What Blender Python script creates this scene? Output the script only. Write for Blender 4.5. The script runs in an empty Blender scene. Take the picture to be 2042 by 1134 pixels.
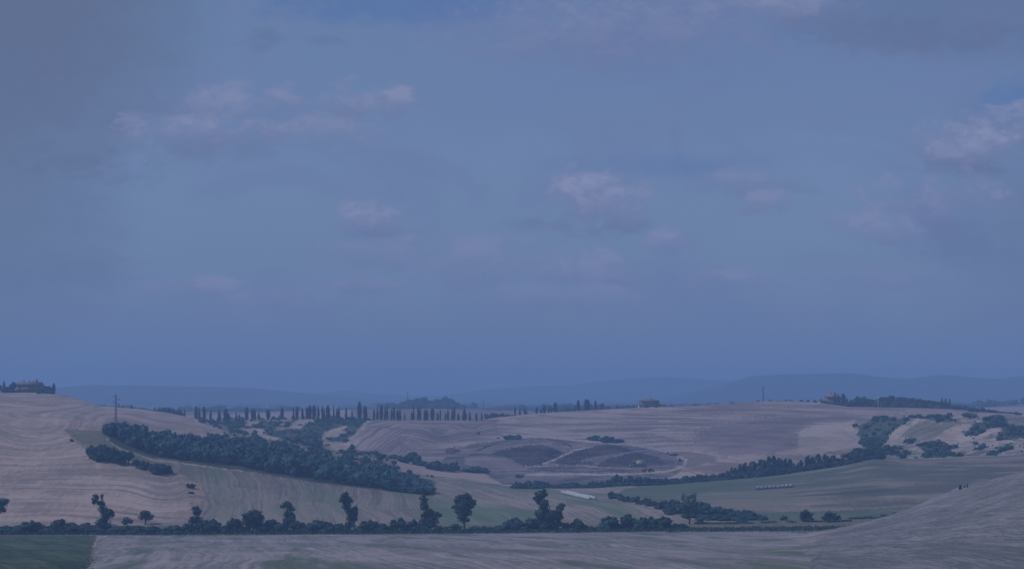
import bpy, math, random
import numpy as np
from mathutils import Vector, Matrix

# ------------------------------------------------------------------ camera, sky, sun, exposure
F, U0, VH, ZC = 3238.0, 1021.0, 790.0, 60.0      # focal length / centre / eye level in photo pixels; eye height (m)
sc = bpy.context.scene
C = sc.collection
cam_d = bpy.data.cameras.new('camera')
cam = bpy.data.objects.new('camera', cam_d); C.objects.link(cam)
cam.location = (0, 0, ZC); cam.rotation_euler = (math.radians(90), 0, 0)
cam_d.sensor_width = 36.0; cam_d.lens = 36.0 * F / 2042.0
cam_d.shift_y = (VH - 567.0) / 2042.0
cam_d.clip_start = 0.5; cam_d.clip_end = 30000
sc.camera = cam
sc.view_settings.view_transform = 'Standard'; sc.view_settings.look = 'None'
sc.view_settings.exposure = -0.24; sc.view_settings.gamma = 1.0
try:
    sc.cycles.max_bounces = 4; sc.cycles.diffuse_bounces = 2; sc.cycles.glossy_bounces = 1
    sc.cycles.volume_bounces = 1; sc.cycles.transparent_max_bounces = 4
    sc.cycles.use_denoising = True
except Exception: pass

SUN_EL, SUN_AZ = math.radians(48), math.radians(-105)     # azimuth clockwise from the view direction (+Y)
sun_d = bpy.data.lights.new('sun', 'SUN'); sun_d.energy = 2.35; sun_d.angle = math.radians(6)
sun_d.color = (0.96, 0.95, 1.0)
sun = bpy.data.objects.new('sun', sun_d); C.objects.link(sun)
sdir = Vector((math.cos(SUN_EL)*math.sin(SUN_AZ), math.cos(SUN_EL)*math.cos(SUN_AZ), math.sin(SUN_EL)))
sun.rotation_euler = sdir.to_track_quat('Z', 'Y').to_euler()

world = bpy.data.worlds.new('World'); sc.world = world; world.use_nodes = True
def sky_nodes():
    nt = world.node_tree; N = nt.nodes; L = nt.links
    for n in list(N): N.remove(n)
    def new(t, **k):
        n = N.new(t)
        for a, b in k.items(): setattr(n, a, b)
        return n
    def put(sock, v):
        if hasattr(v, 'is_output') or hasattr(v, 'node'): L.new(v, sock)
        else: sock.default_value = v
    def m(op, a, b=None, c=None, clamp=False):
        n = new('ShaderNodeMath', operation=op, use_clamp=clamp)
        put(n.inputs[0], a)
        if b is not None: put(n.inputs[1], b)
        if c is not None: put(n.inputs[2], c)
        return n.outputs[0]
    out = new('ShaderNodeOutputWorld'); bg = new('ShaderNodeBackground')
    L.new(bg.outputs[0], out.inputs[0])
    bg.inputs[1].default_value = 0.10
    sky = new('ShaderNodeTexSky', sky_type='NISHITA', sun_disc=False)
    sky.sun_elevation = SUN_EL; sky.sun_rotation = SUN_AZ
    sky.altitude = 300; sky.air_density = 1.0; sky.dust_density = 0.5; sky.ozone_density = 1.5
    tc = new('ShaderNodeTexCoord'); sp = new('ShaderNodeSeparateXYZ'); L.new(tc.outputs['Generated'], sp.inputs[0])
    ys = m('MAXIMUM', sp.outputs[1], 0.05)
    px = m('DIVIDE', sp.outputs[0], ys); pz = m('DIVIDE', sp.outputs[2], ys)
    comb = new('ShaderNodeCombineXYZ'); L.new(px, comb.inputs[0]); L.new(m('MULTIPLY', pz, 1.7), comb.inputs[1])
    def noise(scale, det=5.0, rough=0.55, dist=0.0, off=0.0):
        n = new('ShaderNodeTexNoise', noise_dimensions='3D'); L.new(comb.outputs[0], n.inputs['Vector'])
        if off:
            a = new('ShaderNodeVectorMath', operation='ADD'); L.new(comb.outputs[0], a.inputs[0]); a.inputs[1].default_value = (off, off*.7, off*.3)
            L.new(a.outputs[0], n.inputs['Vector'])
        n.inputs['Scale'].default_value = scale; n.inputs['Detail'].default_value = det
        n.inputs['Roughness'].default_value = rough; n.inputs['Distortion'].default_value = dist
        return n.outputs['Fac']
    n1 = m('SUBTRACT', noise(26, 7, .62, .5), 0.5); n2 = m('SUBTRACT', noise(85, 6, .62, .6, 3.1), 0.5)
    nn = m('ADD', m('MULTIPLY', n1, 5.0), m('MULTIPLY', n2, 3.4))
    def blob(u, v, ru, rv, wob=1.0):
        dx = m('MULTIPLY', m('SUBTRACT', px, (u-U0)/F), F/ru); dz = m('MULTIPLY', m('SUBTRACT', pz, (VH-v)/F), F/rv)
        r2 = m('ADD', m('MULTIPLY', dx, dx), m('MULTIPLY', dz, dz))
        return m('SUBTRACT', m('SUBTRACT', 1.15, r2), m('MULTIPLY', nn, -wob)) , dz
    def cumulus(lst):
        acc = None; lit = None
        for (u, v, ru, rv, a) in lst:
            b, dz = blob(u, v, ru*1.3, rv*1.3, .9); b = m('MULTIPLY', b, .85, clamp=True); b = m('MULTIPLY', b, min(1.0, a*1.3))
            l = m('MULTIPLY', b, m('ADD', m('MULTIPLY', dz, .75), m('ADD', m('MULTIPLY', nn, .35), .55), clamp=True))
            acc = b if acc is None else m('MAXIMUM', acc, b); lit = l if lit is None else m('MAXIMUM', lit, l)
        return acc, lit
    def total(lst, soft=1.0, wob=1.0):
        acc = None
        for (u, v, ru, rv, a) in lst:
            b, dz = blob(u, v, ru, rv, wob)
            b = m('MULTIPLY', m('SMOOTHSTEP' if False else 'MULTIPLY', m('MINIMUM', m('MAXIMUM', b, 0.0), soft), 1.0/soft), a)
            acc = b if acc is None else m('SUBTRACT', m('ADD', acc, b), m('MULTIPLY', acc, b))
        return acc
    bright = [(380,262,110,30,.62),(520,262,90,22,.6),(430,215,90,35,.5),(560,212,40,32,.5),(700,208,45,38,.62),(782,200,34,28,.6),
        (735,440,58,34,.75),(825,485,34,16,.5),(690,500,40,18,.35),(760,505,120,26,.35),(1195,400,80,58,.75),(1325,485,38,24,.65),(1280,520,26,20,.5),
        (1165,540,110,40,.5),(1450,558,90,20,.45),(1490,365,60,30,.4),(1530,405,46,22,.5),(1860,400,110,48,.5),(1750,460,70,32,.5),(1680,440,40,16,.45),
        (1930,285,95,42,.72),(2030,260,60,40,.6),(1590,10,60,40,.55),(1400,20,240,60,.25),(1250,60,260,70,.3),(715,570,60,16,.6),(560,600,110,26,.35),
        (380,575,90,22,.5),(500,640,110,24,.15),(1120,590,120,26,.4),(1740,550,110,22,.35),(950,520,90,50,.4),(640,265,90,34,.4)]
    grey = [(520,82,60,24,.5),(650,82,40,14,.45),(340,215,60,34,.45),(230,250,40,26,.35),(110,320,95,40,.5),(230,360,90,36,.35),(1780,70,280,40,.5),(1620,40,120,34,.35),(1240,452,70,18,.5),(1080,448,90,16,.35),(1520,375,90,26,.35),
        (1910,338,110,22,.65),(760,470,90,20,.3),(160,540,190,40,.4),(420,300,150,26,.3),(1230,560,170,30,.25),(1700,520,160,30,.25),(1900,480,160,60,.25)]
    broad = [(-40,40,480,330,1.0),(-120,420,380,420,.7),(2000,20,420,110,.5),(2150,500,330,420,.35)]
    wv = noise(3.2, 4, .5, .2, 7.7)
    veil = m('MULTIPLY', m('SUBTRACT', wv, 0.25), 0.9, clamp=True)
    # clear blue gaps near the top centre and the right edge
    c1, _ = blob(820, 12, 330, 44, .5); c2, _ = blob(2030, 200, 90, 60, .5); c3,_ = blob(1330,330,260,26,.5)
    clear = m('MAXIMUM', m('MAXIMUM', m('MULTIPLY', c1, 1.0, clamp=True), m('MULTIPLY', c2, .8, clamp=True)), m('MULTIPLY', c3, .45, clamp=True))
    veil = m('MULTIPLY', veil, m('SUBTRACT', 1.0, clear))
    def mix(fac, a, b):
        n = new('ShaderNodeMix', data_type='RGBA'); put(n.inputs[0], fac); put(n.inputs[6], a); put(n.inputs[7], b); return n.outputs[2]
    VEILC, GREYC, BRIC = (1.3,2.0,4.2,1), (1.3,1.7,3.0,1), (3.0,3.35,5.3,1)
    col = mix(m('ADD', m('MULTIPLY', veil, 0.5), .5, clamp=True), sky.outputs[0], VEILC)
    low = m('SUBTRACT', 1.0, m('MULTIPLY', pz, 6.5, clamp=True)); col = mix(m('MULTIPLY', low, .85), col, (1.22,1.85,3.6,1))
    col = mix(m('MULTIPLY', m('SUBTRACT', noise(7.5, 7, .62, .8, 11.3), .44), 3.4, clamp=True), col, (1.75,2.35,4.3,1))
    col = mix(m('MULTIPLY', total(broad, 1.0, .12), .68), col, (1.25,1.6,2.55,1))
    col = mix(m('MULTIPLY', clear, .65), col, (.95,1.95,4.5,1))
    col = mix(m('MULTIPLY', total(grey, 1.4), .8), col, GREYC)
    ms, lit = cumulus(bright)
    col = mix(m('MULTIPLY', ms, .8), col, (1.6,1.95,3.7,1))
    col = mix(m('MULTIPLY', lit, 1.0, clamp=True), col, BRIC)
    L.new(col, bg.inputs[0])
sky_nodes()

# ------------------------------------------------------------------ helpers
RNG = np.random.default_rng(7)
def hash2(ix, iy, seed):
    h = (ix.astype(np.int64)*374761393 + iy.astype(np.int64)*668265263 + seed*982451653) & 0xffffffff
    h = ((h ^ (h >> 13))*1274126177) & 0xffffffff
    return ((h ^ (h >> 16)) & 0xffff)/65535.0
def vnoise(x, y, seed=0):
    ix = np.floor(x); iy = np.floor(y); fx = x-ix; fy = y-iy
    fx = fx*fx*(3-2*fx); fy = fy*fy*(3-2*fy); ix = ix.astype(np.int64); iy = iy.astype(np.int64)
    a = hash2(ix,iy,seed); b = hash2(ix+1,iy,seed); c = hash2(ix,iy+1,seed); d = hash2(ix+1,iy+1,seed)
    return (a*(1-fx)+b*fx)*(1-fy)+(c*(1-fx)+d*fx)*fy - 0.5
def fbm(x, y, lam, octv=4, seed=0, gain=.5):
    s = 0; a = 1.0
    for k in range(octv):
        s = s + a*vnoise(x/lam + 17.3*k, y/lam - 9.1*k, seed+k); lam = lam/2.03; a *= gain
    return s
def mesh_obj(name, V, Fc, mat, parent=None, smooth=False, link=True):
    V = np.asarray(V, dtype=np.float32); Fc = np.asarray(Fc, dtype=np.int32)
    me = bpy.data.meshes.new(name); n, k = Fc.shape
    me.vertices.add(len(V)); me.vertices.foreach_set('co', V.ravel())
    me.loops.add(n*k); me.loops.foreach_set('vertex_index', Fc.ravel())
    me.polygons.add(n); me.polygons.foreach_set('loop_start', np.arange(0, n*k, k, dtype=np.int32))
    if smooth: me.polygons.foreach_set('use_smooth', np.ones(n, dtype=bool))
    me.update(calc_edges=True)
    if mat: me.materials.append(mat)
    o = bpy.data.objects.new(name, me)
    if link: C.objects.link(o)
    if parent: o.parent = parent
    return o
def tag(o, label=None, cat=None, group=None, kind=None):
    if label: o['label'] = label
    if cat: o['category'] = cat
    if group: o['group'] = group
    if kind: o['kind'] = kind
    return o
def empty(name, loc, rz=0.0):
    o = bpy.data.objects.new(name, None); C.objects.link(o); o.location = loc; o.rotation_euler = (0,0,rz); o.empty_display_size = .5
    return o
def srgb(r, g, b):
    f = lambda c: ((c/255+.055)/1.055)**2.4 if c/255 > .04045 else c/255/12.92
    return (f(r), f(g), f(b), 1)
class MB:                                     # collects boxes, bars and tubes (all faces as quads)
    def __init__(s): s.V = []; s.F = []; s.n = 0
    def add(s, V, Q):
        s.V.append(np.asarray(V, float)); s.F.append(np.asarray(Q, int)+s.n); s.n += len(V); return s
    def box(s, c, d, rz=0.0, taper=1.0):
        x, y, z = [q/2 for q in d]; V = np.array([(-x,-y,-z),(x,-y,-z),(x,y,-z),(-x,y,-z),(-x*taper,-y*taper,z),(x*taper,-y*taper,z),(x*taper,y*taper,z),(-x*taper,y*taper,z)])
        cs, sn = math.cos(rz), math.sin(rz); R = np.array([[cs,-sn,0],[sn,cs,0],[0,0,1]])
        return s.add(V@R.T+np.array(c), [(0,3,2,1),(4,5,6,7),(0,1,5,4),(1,2,6,5),(2,3,7,6),(3,0,4,7)])
    def prism(s, pts, y0, y1):                # polygon of 4 points in x,z extruded along y
        n = len(pts); V = [(p[0],y0,p[1]) for p in pts]+[(p[0],y1,p[1]) for p in pts]
        Q = [(i,(i+1)%n,(i+1)%n+n,i+n) for i in range(n)]
        if n == 4: Q += [(3,2,1,0),(4,5,6,7)]
        return s.add(V, Q)
    def tube(s, pts, rad, seg=7, cap=True):
        pts = [Vector(p) for p in pts]; V = []
        for i, p in enumerate(pts):
            t = (pts[min(i+1,len(pts)-1)]-pts[max(i-1,0)]).normalized()
            a = t.cross(Vector((0,0,1)) if abs(t.z) < .9 else Vector((1,0,0))).normalized(); b = t.cross(a)
            r = rad[i] if hasattr(rad, '__len__') else rad
            for k in range(seg):
                th = 2*math.pi*k/seg; V.append(p + r*(math.cos(th)*a+math.sin(th)*b))
        Q = [(i*seg+k, i*seg+(k+1)%seg, (i+1)*seg+(k+1)%seg, (i+1)*seg+k) for i in range(len(pts)-1) for k in range(seg)]
        n = len(V)
        if cap:
            V += [pts[0], pts[-1]]
            e = (len(pts)-1)*seg
            for k in range(0, seg-1, 2):
                Q.append((n, (k+2)%seg, k+1, k)); Q.append((n+1, e+k, e+k+1, e+(k+2)%seg))
            if seg % 2: Q.append((n, 0, seg-1, seg-1)); Q.pop()
        return s.add([tuple(v) for v in V], Q)
    def build(s, name, mat, parent=None, smooth=False):
        return mesh_obj(name, np.concatenate(s.V), np.concatenate(s.F), mat, parent, smooth)

def mat_new(name):
    m = bpy.data.materials.new(name); m.use_nodes = True; nt = m.node_tree
    return m, nt, nt.nodes['Principled BSDF']
def mat_plain(name, col, rough=.7, var=.15, scale=1.5, metal=0.0, rand=0.0):
    m, nt, b = mat_new(name); N, L = nt.nodes, nt.links
    b.inputs['Roughness'].default_value = rough; b.inputs['Metallic'].default_value = metal
    try: b.inputs['Specular IOR Level'].default_value = .25
    except Exception: pass
    tc = N.new('ShaderNodeTexCoord'); no = N.new('ShaderNodeTexNoise'); no.inputs['Scale'].default_value = scale; no.inputs['Detail'].default_value = 4
    L.new(tc.outputs['Object'], no.inputs['Vector'])
    mr = N.new('ShaderNodeMapRange'); mr.inputs[3].default_value = 1-var*1.6; mr.inputs[4].default_value = 1+var*1.6; mr.inputs[1].default_value=.25; mr.inputs[2].default_value=.75
    L.new(no.outputs['Fac'], mr.inputs[0])
    hs = N.new('ShaderNodeHueSaturation'); hs.inputs['Color'].default_value = tuple(col[:3])+(1,)
    val = mr.outputs[0]
    if rand:
        oi = N.new('ShaderNodeObjectInfo'); r2 = N.new('ShaderNodeMapRange'); r2.inputs[3].default_value = 1-rand; r2.inputs[4].default_value = 1+rand
        L.new(oi.outputs['Random'], r2.inputs[0]); mu = N.new('ShaderNodeMath'); mu.operation = 'MULTIPLY'
        L.new(val, mu.inputs[0]); L.new(r2.outputs[0], mu.inputs[1]); val = mu.outputs[0]
        r3 = N.new('ShaderNodeMapRange'); r3.inputs[3].default_value = .47; r3.inputs[4].default_value = .53
        L.new(oi.outputs['Random'], r3.inputs[0]); L.new(r3.outputs[0], hs.inputs['Hue'])
    L.new(val, hs.inputs['Value']); L.new(hs.outputs[0], b.inputs['Base Color'])
    return m
#@MARK-FIELDMAT
def mat_field(name, ca, cb, row=(2.0, .05), stripe=.35, blotch=60, fine=1.2, bump=.25, cgreen=None, gscale=90, gamt=.5):
    """soil or stubble: two tones in swaths along the rows (attribute fc = across, along in metres), blotches and fine grain"""
    m, nt, b = mat_new(name); N, L = nt.nodes, nt.links
    b.inputs['Roughness'].default_value = .95
    try: b.inputs['Specular IOR Level'].default_value = .1
    except Exception: pass
    at = N.new('ShaderNodeAttribute'); at.attribute_name = 'fc'
    geo = N.new('ShaderNodeNewGeometry')
    def mp(src, sc3):
        v = N.new('ShaderNodeVectorMath'); v.operation = 'MULTIPLY'; L.new(src, v.inputs[0]); v.inputs[1].default_value = sc3; return v.outputs[0]
    def noi(vec, sc_, det=4, rough=.55, dist=0):
        n = N.new('ShaderNodeTexNoise'); L.new(vec, n.inputs['Vector']); n.inputs['Scale'].default_value = sc_; n.inputs['Detail'].default_value = det
        n.inputs['Roughness'].default_value = rough; n.inputs['Distortion'].default_value = dist; return n.outputs['Fac']
    def ma(op, a, b_=None, clamp=False):
        n = N.new('ShaderNodeMath'); n.operation = op; n.use_clamp = clamp
        for i, x in enumerate((a, b_)):
            if x is None: continue
            if hasattr(x, 'node'): L.new(x, n.inputs[i])
            else: n.inputs[i].default_value = x
        return n.outputs[0]
    rows = noi(mp(at.outputs['Vector'], (1/row[0], row[1], 1)), 1.0, 3, .6)
    rows2 = noi(mp(at.outputs['Vector'], (1/(row[0]*4.3), row[1]*.6, 1)), 1.0, 2, .5)
    blo = noi(mp(geo.outputs['Position'], (1/blotch, 1/blotch, 1/blotch)), 1.0, 6, .6, .6)
    gra = noi(mp(geo.outputs['Position'], (1/(fine*1.6), 1/(fine*7), 1/(fine*1.6))), 1.0, 5, .7)
    s = ma('ADD', ma('MULTIPLY', ma('SUBTRACT', rows, .5), stripe*7), ma('MULTIPLY', ma('SUBTRACT', rows2, .5), stripe*4))
    s = ma('ADD', s, ma('MULTIPLY', ma('SUBTRACT', blo, .5), 2.6)); s = ma('ADD', s, ma('MULTIPLY', ma('SUBTRACT', gra, .5), 2.4))
    s = ma('ADD', s, .5, True)
    lin = noi(mp(at.outputs['Vector'], (1/(row[0]*.55), row[1]*.8, 1)), 1.0, 2, .5)
    brk = noi(mp(at.outputs['Vector'], (1/(row[0]*9), row[1]*2.5, 1)), 1.0, 2, .5)
    lin = ma('MULTIPLY', ma('MULTIPLY', ma('SUBTRACT', lin, .56), 9.0, True), ma('MULTIPLY', ma('SUBTRACT', brk, .42), 6.0, True))
    mx = N.new('ShaderNodeMix'); mx.data_type = 'RGBA'; L.new(s, mx.inputs[0]); mx.inputs[6].default_value = tuple(ca[:3])+(1,); mx.inputs[7].default_value = tuple(cb[:3])+(1,)
    dk = N.new('ShaderNodeMix'); dk.data_type = 'RGBA'; L.new(ma('MULTIPLY', lin, min(1.0, stripe*1.3)), dk.inputs[0]); L.new(mx.outputs[2], dk.inputs[6]); dk.inputs[7].default_value = (ca[0]*.62, ca[1]*.62, ca[2]*.68, 1)
    lt = noi(mp(at.outputs['Vector'], (1/(row[0]*.7), row[1]*1.3, 1)), 1.7, 2, .5)
    lt = ma('MULTIPLY', ma('SUBTRACT', lt, .60), 10.0, True)
    l2 = N.new('ShaderNodeMix'); l2.data_type = 'RGBA'; L.new(ma('MULTIPLY', lt, min(1.0, stripe*1.1)), l2.inputs[0]); L.new(dk.outputs[2], l2.inputs[6]); l2.inputs[7].default_value = (cb[0]*1.25, cb[1]*1.25, cb[2]*1.25, 1)
    col = l2.outputs[2]
    if cgreen:
        g = noi(mp(at.outputs['Vector'], (1/gscale, .15/gscale, 1)), 1.0, 5, .6, .8)
        g = ma('MULTIPLY', ma('SUBTRACT', g, .5-.0), 7.0); g = ma('ADD', g, gamt-.5+.0, True)
        m2 = N.new('ShaderNodeMix'); m2.data_type = 'RGBA'; L.new(ma('MULTIPLY', g, .85), m2.inputs[0]); L.new(col, m2.inputs[6]); m2.inputs[7].default_value = tuple(cgreen[:3])+(1,)
        col = m2.outputs[2]
    L.new(col, b.inputs['Base Color'])
    bp = N.new('ShaderNodeBump'); bp.inputs['Strength'].default_value = 1.0; bp.inputs['Distance'].default_value = bump
    L.new(ma('ADD', ma('MULTIPLY', rows, stripe*2), gra), bp.inputs['Height']); L.new(bp.outputs[0], b.inputs['Normal'])
    return m

# ------------------------------------------------------------------ terrain: heights from surveyed lines, near to far
def cur(pts, d=None):
    pts = sorted(pts); u = [p[0] for p in pts]; v = [p[1] for p in pts]; dd = [p[2] if len(p) > 2 else d for p in pts]
    return u, v, dd
RIDGE = [(980,833),(1050,826),(1100,822),(1200,816),(1300,811),(1400,807),(1450,804),(1560,798),(1640,803),(1700,811),(1800,812),(1900,815),(1960,821),(2042,828),(2600,845)]
CURVES = [
 cur([(0,6000)], 4), cur([(0,2400)], 30), cur([(0,1420)], 110), cur([(-500,1150),(1500,1150),(1700,1146),(2042,1118),(2600,1030)], 230),
 cur([(-500,1084,430),(1500,1080,430),(1600,1068,450),(1660,1057,450),(1720,1044,440),(1800,1021,425),(1850,1001,410),(1900,984,400),(1960,966,385),(2042,939,365),(2600,780,330)]),
 cur([(-500,1074,510),(1500,1068,510),(1660,1066,520),(1800,1057,515),(2042,1045,490),(2600,990,460)]),
 cur([(-500,1066),(0,1064),(400,1063),(1000,1060),(1400,1056),(2042,1052),(2600,1040)], 600),
 cur([(-500,1050),(300,1048),(1000,1046),(1400,1044),(1800,1036),(2600,1020)], 640),
 cur([(-500,955),(0,962),(150,965),(300,968),(380,985),(450,992),(600,1006),(750,1016),(860,1020),(1020,1012),(1340,1008),(1600,998),(1800,985),(2042,975),(2600,960)], 705),
 cur([(-500,868,790),(0,870,790),(150,872,790),(210,872,790),(300,912,780),(400,926,775),(500,941,770),(600,957,765),(700,970,765),(800,981,770),(860,987,775),(900,980,795),(1020,971,850),(1200,973,860),(1340,968,860),(1450,956,860),(1560,945,850),(1680,926,850),(1740,915,850),(1800,920,850),(2042,914,850),(2600,900,850)]),
 cur([(-500,840,880),(0,845,880),(100,847,880),(210,852,880),(300,876,880),(400,888,880),(500,903,875),(600,915,870),(700,932,870),(800,957,865),(850,966,865),(900,950,900),(1020,963,900),(1200,966,905),(1340,960,905),(1450,947,900),(1560,935,895),(1680,914,895),(1740,905,895),(1800,913,895),(2042,906,895),(2600,890,895)]),
 cur([(-500,818),(0,827),(100,829),(210,840),(300,855),(400,868),(450,876),(550,888),(650,898),(700,905),(800,921),(830,928),(900,939),(1000,948),(1200,950),(1340,945),(1400,931),(1500,918),(1600,908),(1700,893),(1760,888),(1850,894),(1950,897),(2042,894),(2600,880)], 965),
 cur([(-500,798),(0,808),(100,811),(210,826),(300,838),(400,852),(450,864),(550,876),(650,884),(700,890),(760,900),(850,908),(900,918),(1000,917),(1100,914),(1200,916),(1300,925),(1370,921),(1450,900),(1550,893),(1650,885),(1720,880),(1760,872),(1850,873),(1950,872),(2042,870),(2600,860)], 1060),
 cur([(-500,782),(0,794),(100,797),(210,817),(300,826),(400,842),(450,855),(550,866),(650,874),(700,872),(760,868),(850,868),(900,883),(960,881),(1050,873),(1120,877),(1200,883),(1300,893),(1370,893),(1450,870),(1550,860),(1650,852),(1720,850),(1760,848),(1850,850),(1950,848),(2042,849),(2600,846)], 1160),
 cur([(-500,766),(0,782),(60,782),(120,787),(160,797),(200,811),(260,815),(330,823),(400,837),(450,850),(550,853),(650,856),(720,847),(800,844),(900,847),(980,849),(1050,847),(1150,845),(1300,845),(1450,836),(1600,829),(1720,828),(2042,836),(2600,850)], 1250),
 cur([(-500,790,1330),(0,800,1330),(200,822,1330),(330,832,1330),(400,841,1330),(450,842,1330),(500,838,1330),(600,836,1330),(700,837,1330),(740,838,1330),(850,837,1330),(960,839,1330)]+[p+(1400,) for p in RIDGE]),
 cur([(-500,815),(400,840),(500,837),(700,833),(960,839),(1050,834),(1500,822),(2000,836),(2600,850)], 1560),
 cur([(-500,830),(400,834),(700,831),(1000,831),(1200,832),(1500,830),(1900,836),(2042,826),(2600,826)], 1800),
 cur([(-500,822),(230,819),(480,824),(560,821),(650,818),(740,816),(850,813),(930,815),(1000,820),(1100,822),(1200,823),(1300,820),(1500,818),(1700,818),(1900,822),(1960,813),(2042,808),(2600,806)], 2300),
 cur([(-500,821),(500,823),(1000,818),(1400,814),(2042,810),(2600,808)], 3500),
 cur([(-500,812),(1000,811),(2600,806)], 4300), cur([(-500,809),(1000,808),(2600,804)], 4800),
 cur([(-500,775),(0,776),(115,772),(180,767),(260,768),(400,770),(500,773),(560,779),(640,786),(740,797),(860,803),(1300,800),(1400,778),(1470,758),(1500,749),(1570,746),(1700,743),(1760,752),(1810,755),(1880,746),(1950,753),(1990,755),(2042,748),(2600,752)], 5600),
 cur([(-500,800),(1000,800),(2600,790)], 6300),
 cur([(-500,790),(500,787),(640,784),(665,780),(690,777),(715,781),(740,784),(800,787),(880,788),(960,777),(1050,770),(1150,766),(1230,757),(1320,750),(1400,756),(1470,760),(2600,770)], 7600),
 cur([(-500,800),(2600,800)], 8200),
]
us = np.concatenate([np.arange(-3000, -560, 20.0), np.arange(-560, 2601, 2.4), np.arange(2620, 5040, 20.0)]); nU = len(us)
ds = np.concatenate([np.geomspace(4, 200, 60)[:-1], np.arange(200, 650, 1.3), np.arange(650,1450,1.7), np.geomspace(1450, 4000, 150), np.geomspace(4060, 8200, 110)])
nD = len(ds)
def smooth_u(a, w):
    k = np.exp(-.5*(np.arange(-3*w, 3*w+1)/w)**2); k /= k.sum()
    return np.convolve(np.pad(a, 3*w, mode='edge'), k, 'valid')
Kz, Kd = [], []
for (cu, cv, cd) in CURVES:
    v = np.interp(us, cu, cv); d = np.interp(us, cu, cd)
    v = smooth_u(v, 4); d = smooth_u(d, 6); Kd.append(d); Kz.append(-(v-VH)/F*d)
Kz = np.array(Kz); Kd = np.array(Kd)
def pchip_rows(Kd, Kz, ds):
    h = np.diff(Kd, axis=0); dl = np.diff(Kz, axis=0)/h
    m = np.zeros_like(Kz); w1 = 2*h[1:]+h[:-1]; w2 = h[1:]+2*h[:-1]
    same = dl[:-1]*dl[1:] > 0
    with np.errstate(divide='ignore', invalid='ignore'):
        mm = (w1+w2)/(w1/dl[:-1]+w2/dl[1:])
    m[1:-1] = np.where(same, mm, 0); m[0] = dl[0]; m[-1] = dl[-1]
    out = np.empty((len(ds), Kd.shape[1])); j = np.arange(Kd.shape[1])
    for i, d in enumerate(ds):
        k = np.clip((Kd <= d).sum(0)-1, 0, len(Kd)-2); hh = h[k, j]; t = np.clip((d-Kd[k, j])/hh, 0, 1)
        t2 = t*t; t3 = t2*t
        out[i] = (2*t3-3*t2+1)*Kz[k, j] + (t3-2*t2+t)*hh*m[k, j] + (-2*t3+3*t2)*Kz[k+1, j] + (t3-t2)*hh*m[k+1, j]
    return out
Z = pchip_rows(Kd, Kz, ds)
D2 = np.repeat(ds[:, None], nU, 1); U2 = np.repeat(us[None, :], nD, 0); X2 = (U2-U0)/F*D2
# mounds and gullies: (u, d, half width across m, half depth m, height m, turn deg)
BUMPS = [(1045,1085,44,36,8,0),(1195,1075,32,26,6.5,-8),(1130,1070,9,40,-3,20),(1265,1060,22,18,3,0),(930,1090,18,40,5,10),(975,1030,18,16,3,15),(1090,1030,14,12,2.5,0),(1160,1035,10,14,-2,0),(1300,1110,25,15,1,0),
 (1835,1120,26,55,9,-25),(1890,1060,22,40,5,-25),(1770,1080,10,60,-5,-15),(1925,1130,12,60,-4,-20),(1965,1060,20,50,6,-30),(2030,1000,24,34,6,-35),(1990,960,16,24,3.5,-30),(1935,980,8,30,-2.5,-30),
 (2060,1120,26,40,6,-20),(1865,1010,14,30,3,-20),(1905,935,10,22,-2,-30),(2010,1210,24,30,5,0),(1950,1250,26,20,4,0),
 (560,1150,20,60,-5,-20),(620,1100,40,30,3,0),(680,1130,12,60,-6,-25),(500,1180,25,30,-3,0),(590,1220,30,30,3.5,0),(700,1060,14,40,-2,-30),(640,1240,20,30,4,0),(730,1200,14,40,2.5,-30),
 (860,1120,40,50,2,20),(820,1020,16,18,-2,0),(110,1100,45,35,3.0,10),(60,900,60,60,1.5,0),(1500,1150,90,60,3,0),(1610,1120,30,80,-2.5,-10),(1380,1180,60,60,-2,10)]
for (u, d, wx, wy, A, rot) in BUMPS:
    x0 = (u-U0)/F*d; r = math.radians(rot); dx = X2-x0; dy = D2-d
    a = (dx*math.cos(r)-dy*math.sin(r))/wx; b = (dx*math.sin(r)+dy*math.cos(r))/wy
    Z += A*np.exp(-(a*a+b*b)**1.2)
def smst(a, b, x): t = np.clip((x-a)/(b-a), 0, 1); return t*t*(3-2*t)
far = smst(600, 800, D2)*(1-smst(1300, 1420, D2))
Z += far*(fbm(X2, D2, 70, 4, 3)*1.6) + smst(100,300,D2)*(1-smst(560, 620, D2))*fbm(X2, D2, 40, 4, 11)*.7
ero = smst(1740, 1800, U2)*smst(900, 960, D2)*(1-smst(1300, 1380, D2)) + smst(470,540,U2)*(1-smst(700,740,U2))*smst(960,1010,D2)*(1-smst(1240, 1300, D2))
Z += ero*(np.abs(fbm(X2+D2*.3, D2*.6, 36, 4, 21))*-7+1.2)
nearhill = smst(1450, 1750, U2)*smst(200, 260, D2)*(1-smst(520, 560, D2))
Z += nearhill*(fbm((X2*.97+D2*.25)*4, D2*.97-X2*.25, 9.0, 3, 31)*.45+fbm(X2, D2, 34, 2, 33)*.9)
V2 = VH - F*Z/D2                                   # photo row that each point of the land projects to
VIS = V2 < np.minimum.accumulate(np.vstack([np.full((1, nU), 1e9), V2[:-1]]), 0)+.4
def ground(u, d):
    fu = min(float(np.interp(u, us, np.arange(nU))), nU-1.001); iu = int(fu); a = fu-iu
    i = int(np.clip(np.searchsorted(ds, d)-1, 0, nD-2)); b = (d-ds[i])/(ds[i+1]-ds[i])
    z = (Z[i, iu]*(1-a)+Z[i, iu+1]*a)*(1-b)+(Z[i+1, iu]*(1-a)+Z[i+1, iu+1]*a)*b
    return Vector(((u-U0)/F*d, d, z+ZC))
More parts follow.
